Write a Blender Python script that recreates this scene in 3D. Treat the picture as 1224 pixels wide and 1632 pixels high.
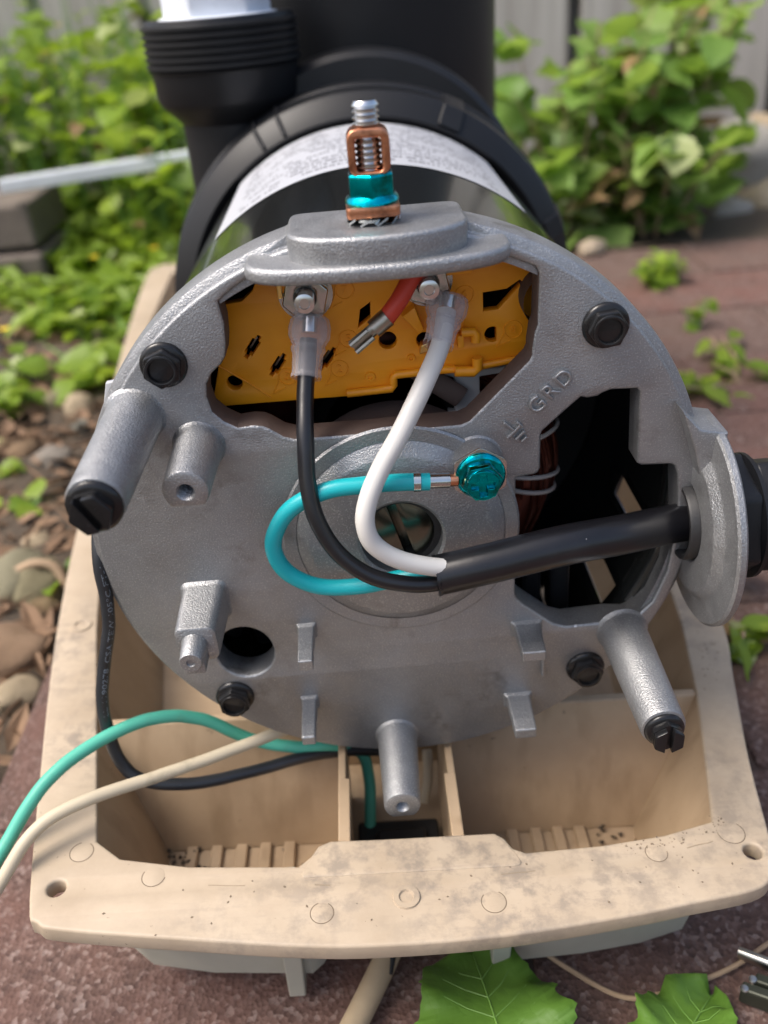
import bpy, bmesh, math, random
from mathutils import Vector, Matrix, noise

for o in list(bpy.data.objects):
    bpy.data.objects.remove(o)
random.seed(11)
sc = bpy.context.scene
U = 0.001                      # everything below is written in millimetres
R = math.radians

# ------------------------------------------------------------------ camera
cam = bpy.data.cameras.new('camera')
camo = bpy.data.objects.new('camera', cam)
sc.collection.objects.link(camo)
cam.sensor_fit = 'HORIZONTAL'
cam.sensor_width = 36.0
cam.lens = 36.0 * 1443.17 / 1224.0
cam.clip_start = 0.005
cam.clip_end = 200.0
M = Matrix.Rotation(0.0009, 4, 'Z') @ Matrix.Rotation(math.pi / 2 - 0.53916, 4, 'X') @ Matrix.Rotation(-0.08614, 4, 'Z')
camo.matrix_world = Matrix.Translation((-0.00343, -0.21265, 0.13446)) @ M
cam.dof.use_dof = True
cam.dof.focus_distance = 0.236
cam.dof.aperture_fstop = 13.0
sc.camera = camo

# ------------------------------------------------------------------ light
SUN_EL, SUN_AZ = R(58), R(256)          # azimuth: clockwise from +Y, as the sky node counts it
w = bpy.data.worlds.new('World')
sc.world = w
w.use_nodes = True
nt = w.node_tree
sky = nt.nodes.new('ShaderNodeTexSky')
sky.sky_type = 'NISHITA'
sky.sun_disc = False
sky.sun_elevation = SUN_EL
sky.sun_rotation = SUN_AZ
sky.air_density = 1.0
sky.dust_density = 5.0
sky.ozone_density = 0.3
bg = nt.nodes['Background']
bg.inputs['Strength'].default_value = 0.14
nt.links.new(sky.outputs[0], bg.inputs['Color'])
sun = bpy.data.lights.new('sun', 'SUN')
sun.energy = 1.5
sun.angle = R(25)
sun.color = (1.0, 0.965, 0.92)
suno = bpy.data.objects.new('sun', sun)
sc.collection.objects.link(suno)
sd = Vector((math.sin(SUN_AZ) * math.cos(SUN_EL), math.cos(SUN_AZ) * math.cos(SUN_EL), math.sin(SUN_EL)))
suno.rotation_euler = sd.to_track_quat('Z', 'Y').to_euler()
suno.location = sd * 3
sc.view_settings.view_transform = 'Standard'
sc.view_settings.look = 'None'
sc.view_settings.gamma = 1.0
sc.view_settings.use_curve_mapping = False
sc.view_settings.exposure = 0.9

# ------------------------------------------------------------------ materials
class N:
    """tiny node helper"""
    def __init__(s, name):
        s.m = bpy.data.materials.new(name)
        s.m.use_nodes = True
        s.t = s.m.node_tree
        s.b = s.t.nodes['Principled BSDF']
        s.tc = s.t.nodes.new('ShaderNodeTexCoord')
    def n(s, typ, **kw):
        x = s.t.nodes.new(typ)
        for k, v in kw.items():
            setattr(x, k, v)
        return x
    def l(s, a, b):
        s.t.links.new(a, b)
    def noise(s, scale, detail=4, rough=.55, coord='Object', dist=0.0):
        x = s.n('ShaderNodeTexNoise')
        x.inputs['Scale'].default_value = scale
        x.inputs['Detail'].default_value = detail
        x.inputs['Roughness'].default_value = rough
        x.inputs['Distortion'].default_value = dist
        s.l(s.tc.outputs[coord], x.inputs['Vector'])
        return x
    def ramp(s, fac, stops):
        x = s.n('ShaderNodeValToRGB')
        e = x.color_ramp.elements
        while len(e) < len(stops):
            e.new(0.5)
        for i, (p, c) in enumerate(stops):
            e[i].position = p
            e[i].color = (c[0], c[1], c[2], 1) if not isinstance(c, (int, float)) else (c, c, c, 1)
        s.l(fac, x.inputs['Fac'])
        return x
    def mix(s, fac, a, b, mode='MIX'):
        x = s.n('ShaderNodeMix', data_type='RGBA', blend_type=mode)
        for sock, v in ((x.inputs[0], fac), (x.inputs[6], a), (x.inputs[7], b)):
            if hasattr(v, 'links') or hasattr(v, 'is_linked'):
                s.l(v, sock)
            elif isinstance(v, (int, float)):
                sock.default_value = v
            else:
                sock.default_value = (v[0], v[1], v[2], 1)
        return x.outputs[2]
    def bump(s, h, strength, dist, normal=None):
        x = s.n('ShaderNodeBump')
        x.inputs['Strength'].default_value = strength
        x.inputs['Distance'].default_value = dist
        s.l(h, x.inputs['Height'])
        if normal is not None:
            s.l(normal, x.inputs['Normal'])
        s.l(x.outputs[0], s.b.inputs['Normal'])
        return x.outputs[0]
    def set(s, **kw):
        for k, v in kw.items():
            i = s.b.inputs[k.replace('_', ' ')]
            if hasattr(v, 'is_linked'):
                s.l(v, i)
            elif isinstance(v, tuple) and len(v) == 3:
                i.default_value = (*v, 1)
            else:
                i.default_value = v
        return s

MAT = {}
def simple(name, col, rough=.5, metal=0.0, var=.12, scale=60, bump=.0, bscale=900, bdist=.0003, spec=.5, coat=0.0):
    k = N(name)
    nz = k.noise(scale, 5)
    c = k.mix(nz.outputs['Fac'], tuple(x * (1 - var) for x in col), tuple(min(1, x * (1 + var)) for x in col))
    k.set(Base_Color=c, Roughness=rough, Metallic=metal)
    k.b.inputs['Specular IOR Level'].default_value = spec
    k.b.inputs['Coat Weight'].default_value = coat
    if bump:
        b = k.noise(bscale, 3)
        k.bump(b.outputs['Fac'], bump, bdist)
    MAT[name] = k.m
    return k

# cast aluminium with a sandy skin
def aluminium(name, bump):
    k = N(name)
    g = k.noise(2000, 2, .65)
    big = k.noise(32, 6, .65)
    mid = k.noise(160, 4, .6)
    speck = k.noise(2300, 1, .5)
    c1 = k.ramp(big.outputs['Fac'], [(.3, (.27, .275, .282)), (.7, (.355, .361, .37))])
    c2 = k.mix(k.ramp(speck.outputs['Fac'], [(.56, 0.0), (.74, .8)]).outputs[0], c1.outputs[0], (.50, .51, .52))
    # rubbed and oxidised patches, a few pale nicks
    ox = k.n('ShaderNodeMath', operation='MULTIPLY')
    k.l(k.ramp(big.outputs['Fac'], [(.52, 0.0), (.66, 1.0)]).outputs[0], ox.inputs[0])
    k.l(k.ramp(mid.outputs['Fac'], [(.50, 0.0), (.64, .55)]).outputs[0], ox.inputs[1])
    c3 = k.mix(ox.outputs[0], c2, (.15, .145, .135))
    nick = k.noise(520, 2, .7)
    nm = k.n('ShaderNodeMath', operation='MULTIPLY')
    k.l(k.ramp(nick.outputs['Fac'], [(.72, 0.0), (.76, 1.0)]).outputs[0], nm.inputs[0])
    k.l(k.ramp(mid.outputs['Fac'], [(.58, 0.0), (.66, 1.0)]).outputs[0], nm.inputs[1])
    c4 = k.mix(nm.outputs[0], c3, (.85, .85, .85))
    k.set(Base_Color=c4, Metallic=.78, Roughness=k.ramp(mid.outputs['Fac'], [(.3, .50), (.7, .36)]).outputs[0])
    h_ = k.n('ShaderNodeMath', operation='ADD')
    k.l(g.outputs['Fac'], h_.inputs[0])
    mm = k.n('ShaderNodeMath', operation='MULTIPLY')
    mm.inputs[1].default_value = .5
    k.l(mid.outputs['Fac'], mm.inputs[0])
    k.l(mm.outputs[0], h_.inputs[1])
    k.bump(h_.outputs[0], bump, .0004)
    MAT[name] = k.m
aluminium('cast_aluminium', .55)
aluminium('cast_smooth', .12)

simple('inner_brown', (.085, .060, .052), .7, 0, .2, 90, .3)
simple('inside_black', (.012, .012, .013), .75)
k = simple('gloss_black_paint', (.010, .011, .011), .16, 0, .1, 40, .06, 150, .0004, coat=.4)
simple('bolt_black', (.012, .012, .013), .24, .2, .3, 200, .15, 900)
simple('black_plastic', (.010, .0105, .012), .40, 0, .25, 70, .2, 1300, .0002, spec=.30)
simple('black_rubber', (.016, .016, .017), .5, 0, .25, 90, .15, 700)
simple('cable_jacket', (.008, .008, .010), .28, 0, .3, 60, .12, 500)
simple('wire_black', (.010, .010, .012), .30, 0, .2, 70, .1, 500)
simple('wire_white', (.60, .585, .555), .42, 0, .04, 60, .05, 400)
simple('wire_teal', (.005, .38, .42), .38, 0, .06, 60, .05, 400)
simple('old_wire_green', (.075, .40, .29), .5, 0, .12, 40, .1, 400)
simple('old_wire_cream', (.50, .43, .31), .55, 0, .14, 50, .1, 400)
simple('old_wire_black', (.018, .020, .024), .40, 0, .3, 70, .1, 500)
simple('wire_print', (.17, .205, .24), .6)
simple('wire_red', (.55, .045, .02), .45, 0, .1)
simple('zinc_steel', (.52, .54, .53), .17, 1.0, .18, 160, .1, 600)
simple('dull_tin', (.36, .33, .28), .35, 1.0, .3, 260, .2, 500)
simple('thread_steel', (.66, .66, .66), .22, 1.0, .1, 160)
simple('shaft_steel', (.17, .18, .145), .22, 1.0, .3, 120, .15, 300)
simple('copper', (.62, .27, .15), .32, 1.0, .25, 220, .15, 800)
simple('winding_copper', (.085, .022, .013), .38, .6, .35, 300)
simple('brass', (.78, .56, .20), .3, 1.0, .1)
simple('grey_nylon', (.40, .41, .42), .55, 0, .06, 80)
simple('string', (.55, .53, .50), .8)
simple('white_plastic', (.70, .74, .80), .35, 0, .04, 40)
simple('grey_bar', (.62, .66, .70), .45, .3, .15, 60, .1, 300)
simple('tool_steel', (.50, .49, .45), .3, 1.0, .2, 120)
simple('tool_dark', (.05, .055, .04), .4, .5, .2, 120)
simple('lug_teal', (.0, .42, .50), .13, 1.0, .4, 350, .2, 450)
simple('vinyl_clear', (.80, .78, .80), .22, 0, .03)
vt = MAT['vinyl_clear'].node_tree
lw = vt.nodes.new('ShaderNodeLayerWeight')
lw.inputs['Blend'].default_value = .35
rp = vt.nodes.new('ShaderNodeMapRange')
rp.inputs['To Min'].default_value = .10
rp.inputs['To Max'].default_value = .55
tp = vt.nodes.new('ShaderNodeBsdfTransparent')
tp.inputs['Color'].default_value = (.95, .94, .95, 1)
mxs = vt.nodes.new('ShaderNodeMixShader')
vt.links.new(lw.outputs['Facing'], rp.inputs['Value'])
vt.links.new(rp.outputs[0], mxs.inputs[0])
vt.links.new(tp.outputs[0], mxs.inputs[1])
vt.links.new(vt.nodes['Principled BSDF'].outputs[0], mxs.inputs[2])
vt.links.new(mxs.outputs[0], vt.nodes['Material Output'].inputs['Surface'])

def dusty(name):
    nt_ = MAT[name].node_tree
    b_ = nt_.nodes['Principled BSDF']
    src = b_.inputs['Base Color'].links[0].from_socket
    tc_ = nt_.nodes.new('ShaderNodeTexCoord')
    for sc_, lo, hi, am, col in ((750, .75, .77, .6, (.35, .35, .36)), (35, .55, .8, .08, (.16, .16, .165))):
        n_ = nt_.nodes.new('ShaderNodeTexNoise')
        n_.inputs['Scale'].default_value = sc_
        n_.inputs['Detail'].default_value = 4
        nt_.links.new(tc_.outputs['Object'], n_.inputs['Vector'])
        mr = nt_.nodes.new('ShaderNodeMapRange')
        mr.inputs['From Min'].default_value = lo
        mr.inputs['From Max'].default_value = hi
        mr.inputs['To Max'].default_value = am
        nt_.links.new(n_.outputs['Fac'], mr.inputs['Value'])
        mx_ = nt_.nodes.new('ShaderNodeMix')
        mx_.data_type = 'RGBA'
        mx_.inputs[7].default_value = (*col, 1)
        nt_.links.new(mr.outputs[0], mx_.inputs[0])
        nt_.links.new(src, mx_.inputs[6])
        src = mx_.outputs[2]
    nt_.links.new(src, b_.inputs['Base Color'])
for nm_ in ('cable_jacket', 'wire_black', 'old_wire_black', 'bolt_black'):
    dusty(nm_)
def patchy(name, other, lo, hi, scale=220, amt=1.0):
    nt_ = MAT[name].node_tree
    b_ = nt_.nodes['Principled BSDF']
    src = b_.inputs['Base Color'].links[0].from_socket
    tc_ = nt_.nodes.new('ShaderNodeTexCoord')
    n_ = nt_.nodes.new('ShaderNodeTexNoise')
    n_.inputs['Scale'].default_value = scale
    n_.inputs['Detail'].default_value = 5
    n_.inputs['Roughness'].default_value = .65
    nt_.links.new(tc_.outputs['Object'], n_.inputs['Vector'])
    mr = nt_.nodes.new('ShaderNodeMapRange')
    mr.inputs['From Min'].default_value = lo
    mr.inputs['From Max'].default_value = hi
    mr.inputs['To Max'].default_value = amt
    nt_.links.new(n_.outputs['Fac'], mr.inputs['Value'])
    mx_ = nt_.nodes.new('ShaderNodeMix')
    mx_.data_type = 'RGBA'
    mx_.inputs[7].default_value = (*other, 1)
    nt_.links.new(mr.outputs[0], mx_.inputs[0])
    nt_.links.new(src, mx_.inputs[6])
    nt_.links.new(mx_.outputs[2], b_.inputs['Base Color'])
patchy('lug_teal', (.01, .16, .14), .46, .66, 260)
patchy('lug_teal', (.45, .52, .50), .66, .74, 420, .6)
patchy('copper', (.20, .085, .05), .48, .68, 300, .85)
patchy('old_wire_cream', (.22, .18, .12), .55, .75, 90, .6)
patchy('old_wire_green', (.10, .20, .14), .58, .78, 110, .5)
patchy('white_plastic', (.45, .46, .48), .5, .75, 60, .5)

# orange phenolic switch board
k = N('orange_nylon')
nz = k.noise(70, 4)
k.set(Base_Color=k.ramp(nz.outputs['Fac'], [(.3, (.84, .30, .008)), (.7, (.92, .36, .012))]).outputs[0], Roughness=.42)
b = k.noise(500, 2)
k.bump(b.outputs['Fac'], .08, .0003)
MAT['orange_nylon'] = k.m

# tan plastic tray: sun-bleached and dirty
k = N('tan_plastic')
n1 = k.noise(24, 6, .66)
n2 = k.noise(130, 5, .68)
n3 = k.noise(420, 3, .6)
base = k.ramp(n1.outputs['Fac'], [(.30, (.36, .283, .198)), (.55, (.43, .347, .252)), (.75, (.465, .382, .287))])
mpg = k.n('ShaderNodeMapping')
mpg.inputs['Scale'].default_value = (70, 420, 200)
mpg.inputs['Rotation'].default_value = (0, 0, .5)
k.l(k.tc.outputs['Object'], mpg.inputs['Vector'])
scr = k.n('ShaderNodeTexNoise')
scr.inputs['Scale'].default_value = 1.0
scr.inputs['Detail'].default_value = 6
scr.inputs['Roughness'].default_value = .7
k.l(mpg.outputs[0], scr.inputs['Vector'])
n0 = k.noise(11, 3, .5)
dirtm = k.n('ShaderNodeMath', operation='MULTIPLY')
k.l(k.ramp(n0.outputs['Fac'], [(.47, .06), (.60, 1.0)]).outputs[0], dirtm.inputs[0])
k.l(k.ramp(n2.outputs['Fac'], [(.46, 0.0), (.62, .75)]).outputs[0], dirtm.inputs[1])
c = k.mix(dirtm.outputs[0], base.outputs[0], (.215, .18, .145))
scm = k.n('ShaderNodeMath', operation='MULTIPLY')
k.l(k.ramp(scr.outputs['Fac'], [(.54, 0.0), (.68, .32)]).outputs[0], scm.inputs[0])
k.l(k.ramp(n0.outputs['Fac'], [(.42, .1), (.58, 1.0)]).outputs[0], scm.inputs[1])
c = k.mix(scm.outputs[0], c, (.24, .20, .16))
sp = k.ramp(n3.outputs['Fac'], [(.70, 0.0), (.76, .8)])
c = k.mix(sp.outputs[0], c, (.10, .075, .05))
k.set(Base_Color=c, Roughness=.55)
k.b.inputs['Subsurface Weight'].default_value = .0
k.bump(n2.outputs['Fac'], .18, .0005)
MAT['tan_plastic'] = k.m
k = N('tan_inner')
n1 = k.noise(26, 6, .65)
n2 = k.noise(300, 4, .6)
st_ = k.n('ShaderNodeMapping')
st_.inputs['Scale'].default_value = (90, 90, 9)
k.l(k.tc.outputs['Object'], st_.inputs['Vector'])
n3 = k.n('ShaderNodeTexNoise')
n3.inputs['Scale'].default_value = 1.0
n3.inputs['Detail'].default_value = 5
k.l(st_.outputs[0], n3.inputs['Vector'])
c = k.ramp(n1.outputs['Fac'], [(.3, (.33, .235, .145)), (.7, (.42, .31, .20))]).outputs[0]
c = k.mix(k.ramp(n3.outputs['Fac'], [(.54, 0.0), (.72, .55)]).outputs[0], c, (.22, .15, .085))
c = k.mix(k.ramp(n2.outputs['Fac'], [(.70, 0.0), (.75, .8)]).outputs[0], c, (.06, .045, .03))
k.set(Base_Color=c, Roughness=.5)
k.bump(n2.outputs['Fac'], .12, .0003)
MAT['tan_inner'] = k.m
simple('tan_cable', (.40, .31, .20), .65, 0, .3, 70, .2, 300)
simple('tan_crease', (.27, .21, .14), .7, 0, .2, 200)
simple('tan_dirt', (.16, .12, .08), .8, 0, .3, 200)
simple('weathered_plastic', (.36, .345, .28), .6, 0, .15, 80, .2, 400)

# pavers with exposed aggregate; each brick has its own tone
k = N('paver')
oi = k.n('ShaderNodeObjectInfo')
vor = k.n('ShaderNodeTexVoronoi')
vor.inputs['Scale'].default_value = 620
k.l(k.tc.outputs['Object'], vor.inputs['Vector'])
vcol = k.n('ShaderNodeSeparateColor')
k.l(vor.outputs['Color'], vcol.inputs[0])
tone = k.ramp(oi.outputs['Random'], [(0, (.125, .074, .058)), (.5, (.145, .072, .054)), (1, (.16, .060, .046))])
agg = k.ramp(vcol.outputs[0], [(.0, (.032, .022, .019)), (.35, (.078, .049, .039)), (.78, (.13, .088, .074)), (.97, (.24, .19, .17))])
bigp = k.noise(28, 5, .6)
c = k.mix(k.ramp(bigp.outputs['Fac'], [(.35, .2), (.65, .65)]).outputs[0], agg.outputs[0], tone.outputs[0])
k.set(Base_Color=c, Roughness=.85)
fb = k.noise(420, 4, .65)
b1 = k.bump(vor.outputs['Distance'], .4, .0012)
k.bump(fb.outputs['Fac'], .5, .0008, b1)
MAT['paver'] = k.m

k = N('soil')
n1 = k.noise(22, 6, .65)
n2 = k.noise(160, 5, .7)
c = k.mix(n2.outputs['Fac'], k.ramp(n1.outputs['Fac'], [(.3, (.028, .020, .014)), (.7, (.085, .058, .038))]).outputs[0], (.11, .085, .06))
k.set(Base_Color=c, Roughness=.95)
k.bump(n2.outputs['Fac'], .8, .006)
MAT['soil'] = k.m

k = N('stone')
oi = k.n('ShaderNodeObjectInfo')
n1 = k.noise(35, 6, .6)
n2 = k.noise(260, 4, .6)
c = k.mix(1.0, k.ramp(n1.outputs['Fac'], [(.3, (.50, .48, .42)), (.7, (1.0, .96, .9))]).outputs[0], oi.outputs['Color'], 'MULTIPLY')
ms = k.noise(55, 5, .65)
c = k.mix(k.ramp(ms.outputs['Fac'], [(.52, 0.0), (.66, .8)]).outputs[0], c, (.07, .075, .025))
k.set(Base_Color=c, Roughness=.75)
k.bump(n2.outputs['Fac'], .6, .002)
MAT['stone'] = k.m

# fence boards: grey weathered wood, grain along Z
k = N('fence_wood')
mp = k.n('ShaderNodeMapping')
mp.inputs['Scale'].default_value = (60, 60, 3)
k.l(k.tc.outputs['Object'], mp.inputs['Vector'])
gr = k.n('ShaderNodeTexNoise')
gr.inputs['Scale'].default_value = 1.0
gr.inputs['Detail'].default_value = 6
k.l(mp.outputs[0], gr.inputs['Vector'])
oi = k.n('ShaderNodeObjectInfo')
c = k.ramp(gr.outputs['Fac'], [(.3, (.27, .25, .22)), (.55, (.42, .40, .36)), (.75, (.50, .48, .44))])
c = k.mix(oi.outputs['Random'], c.outputs[0], k.mix(.5, c.outputs[0], (.40, .36, .31)))
k.set(Base_Color=c, Roughness=.85)
k.bump(gr.outputs['Fac'], .4, .002)
MAT['fence_wood'] = k.m
simple('joint_sand', (.085, .058, .046), .95, 0, .35, 120, .5, 400, .001)
simple('old_wood', (.14, .115, .095), .9, 0, .35, 40, .5, 200, .002)
simple('dry_litter', (.20, .125, .075), .9, 0, .4, 90, .3, 300)
simple('dry_stem', (.34, .24, .15), .8, 0, .2, 60)
simple('flower_yellow', (.75, .55, .02), .6)

def leafmat(name, dark, light, trans, rough=.42):
    k = N(name)
    oi = k.n('ShaderNodeObjectInfo')
    geo = k.noise(120, 4, .6)
    c = k.ramp(oi.outputs['Random'], [(0, dark), (.6, tuple((a + b) / 2 for a, b in zip(dark, light))), (1, light)])
    c = k.mix(k.ramp(geo.outputs['Fac'], [(.35, 0.0), (.75, .5)]).outputs[0], c.outputs[0], light)
    k.set(Base_Color=c, Roughness=rough)
    tr = k.n('ShaderNodeBsdfTranslucent')
    hs = k.mix(.5, c, (.32, .46, .03))
    k.l(hs, tr.inputs['Color'])
    mx = k.n('ShaderNodeMixShader')
    mx.inputs[0].default_value = trans
    k.l(k.b.outputs[0], mx.inputs[1])
    k.l(tr.outputs[0], mx.inputs[2])
    k.l(mx.outputs[0], k.t.nodes['Material Output'].inputs['Surface'])
    MAT[name] = k.m
leafmat('leaf_shrub', (.13, .26, .05), (.32, .46, .12), .5)
leafmat('leaf_weed', (.13, .24, .02), (.34, .46, .05), .5)
leafmat('leaf_broad', (.085, .20, .025), (.14, .28, .04), .35, .5)
kk = MAT['leaf_broad'].node_tree
vo = kk.nodes.new('ShaderNodeTexVoronoi')
vo.feature = 'DISTANCE_TO_EDGE'
vo.inputs['Scale'].default_value = 260
tcx = kk.nodes.new('ShaderNodeTexCoord')
kk.links.new(tcx.outputs['Object'], vo.inputs['Vector'])
bpx = kk.nodes.new('ShaderNodeBump')
bpx.inputs['Strength'].default_value = .5
bpx.inputs['Distance'].default_value = .0006
kk.links.new(vo.outputs['Distance'], bpx.inputs['Height'])
kk.links.new(bpx.outputs[0], kk.nodes['Principled BSDF'].inputs['Normal'])
leafmat('leaf_dead', (.16, .09, .045), (.30, .19, .09), .25, .7)
leafmat('leaf_pale', (.30, .36, .14), (.46, .50, .24), .35)
simple('leaf_vein', (.15, .29, .055), .5)

# printed sticker: silver-white, rows of fine print (uses the sticker's own UV)
k = N('sticker')
uv = k.tc.outputs['UV']
sep = k.n('ShaderNodeSeparateXYZ')
k.l(uv, sep.inputs[0])
def m2(op, a, b):
    x = k.n('ShaderNodeMath', operation=op)
    for i, v in ((0, a), (1, b)):
        if hasattr(v, 'is_linked'):
            k.l(v, x.inputs[i])
        else:
            x.inputs[i].default_value = v
    return x.outputs[0]
row = m2('FRACT', m2('MULTIPLY', sep.outputs[1], 16.0), 0.0)
rowm = m2('MULTIPLY', m2('GREATER_THAN', row, .32), m2('LESS_THAN', row, .78))
cmb = k.n('ShaderNodeCombineXYZ')
k.l(m2('MULTIPLY', sep.outputs[0], 130.0), cmb.inputs[0])
k.l(m2('MULTIPLY', m2('FLOOR', m2('MULTIPLY', sep.outputs[1], 16.0), 0.0), 7.3), cmb.inputs[1])
ink = k.n('ShaderNodeTexNoise')
ink.inputs['Scale'].default_value = 1.0
ink.inputs['Detail'].default_value = 2
k.l(cmb.outputs[0], ink.inputs['Vector'])
cm2 = k.n('ShaderNodeCombineXYZ')
k.l(m2('MULTIPLY', sep.outputs[0], 9.0), cm2.inputs[0])
k.l(m2('MULTIPLY', m2('FLOOR', m2('MULTIPLY', sep.outputs[1], 16.0), 0.0), 3.1), cm2.inputs[1])
par = k.n('ShaderNodeTexNoise')
par.inputs['Scale'].default_value = 1.0
k.l(cm2.outputs[0], par.inputs['Vector'])
inkm = m2('MULTIPLY', m2('GREATER_THAN', ink.outputs['Fac'], .48), m2('GREATER_THAN', par.outputs['Fac'], .44))
edge = m2('MULTIPLY', m2('GREATER_THAN', sep.outputs[1], .07), m2('MULTIPLY', m2('GREATER_THAN', sep.outputs[0], .08), m2('LESS_THAN', sep.outputs[0], .92)))
inkm = m2('MULTIPLY', m2('MULTIPLY', inkm, rowm), edge)
k.set(Base_Color=k.mix(m2('MULTIPLY', inkm, .85), (.48, .495, .53), (.07, .07, .09)), Roughness=.4, Metallic=.1)
MAT['sticker'] = k.m

# ------------------------------------------------------------------ mesh helpers
COL = sc.collection
def wl(o):
    v = Vector((0, 0, 0))
    while o is not None:
        v += o.location
        o = o.parent
    return v

def spl(pts, n=8, closed=False):
    """Catmull-Rom through points of any dimension"""
    P = [Vector(p) for p in pts]
    L = len(P)
    out = []
    rng = range(L) if closed else range(L - 1)
    for i in rng:
        if closed:
            a, b, c, d = P[(i - 1) % L], P[i], P[(i + 1) % L], P[(i + 2) % L]
        else:
            b, c = P[i], P[i + 1]
            a = P[i - 1] if i else b * 2 - c
            d = P[i + 2] if i + 2 < L else c * 2 - b
        for j in range(n):
            t = j / n
            out.append(.5 * ((2 * b) + (c - a) * t + (2 * a - 5 * b + 4 * c - d) * t * t + (3 * b - a - 3 * c + d) * t ** 3))
    if not closed:
        out.append(P[-1])
    return out

def circ(cx, cy, r, n=32, a0=0.0, ry=None):
    ry = r if ry is None else ry
    return [(cx + r * math.cos(a0 + 2 * math.pi * i / n), cy + ry * math.sin(a0 + 2 * math.pi * i / n)) for i in range(n)]

def rrect(x0, x1, y0, y1, r, n=5):
    out = []
    for cx, cy, a in ((x1 - r, y1 - r, 0), (x0 + r, y1 - r, 90), (x0 + r, y0 + r, 180), (x1 - r, y0 + r, 270)):
        for i in range(n + 1):
            t = R(a + 90 * i / n)
            out.append((cx + r * math.cos(t), cy + r * math.sin(t)))
    return out

def roundpoly(pts, r, n=4):
    """round every corner of a polygon by cutting r back along both edges"""
    out = []
    L = len(pts)
    for i in range(L):
        a, b, c = Vector(pts[i - 1]), Vector(pts[i]), Vector(pts[(i + 1) % L])
        d1, d2 = (a - b), (c - b)
        k1 = min(r, d1.length * .45)
        k2 = min(r, d2.length * .45)
        p, q = b + d1.normalized() * k1, b + d2.normalized() * k2
        for j in range(n + 1):
            t = j / n
            out.append(tuple(p * (1 - t) ** 2 + b * 2 * t * (1 - t) + q * t * t))
    return out

XZ = lambda a, b, t: (a, t, b)       # profile in the motor's face plane, thickness along Y
XY = lambda a, b, t: (a, b, t)       # profile in plan, thickness along Z

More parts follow.
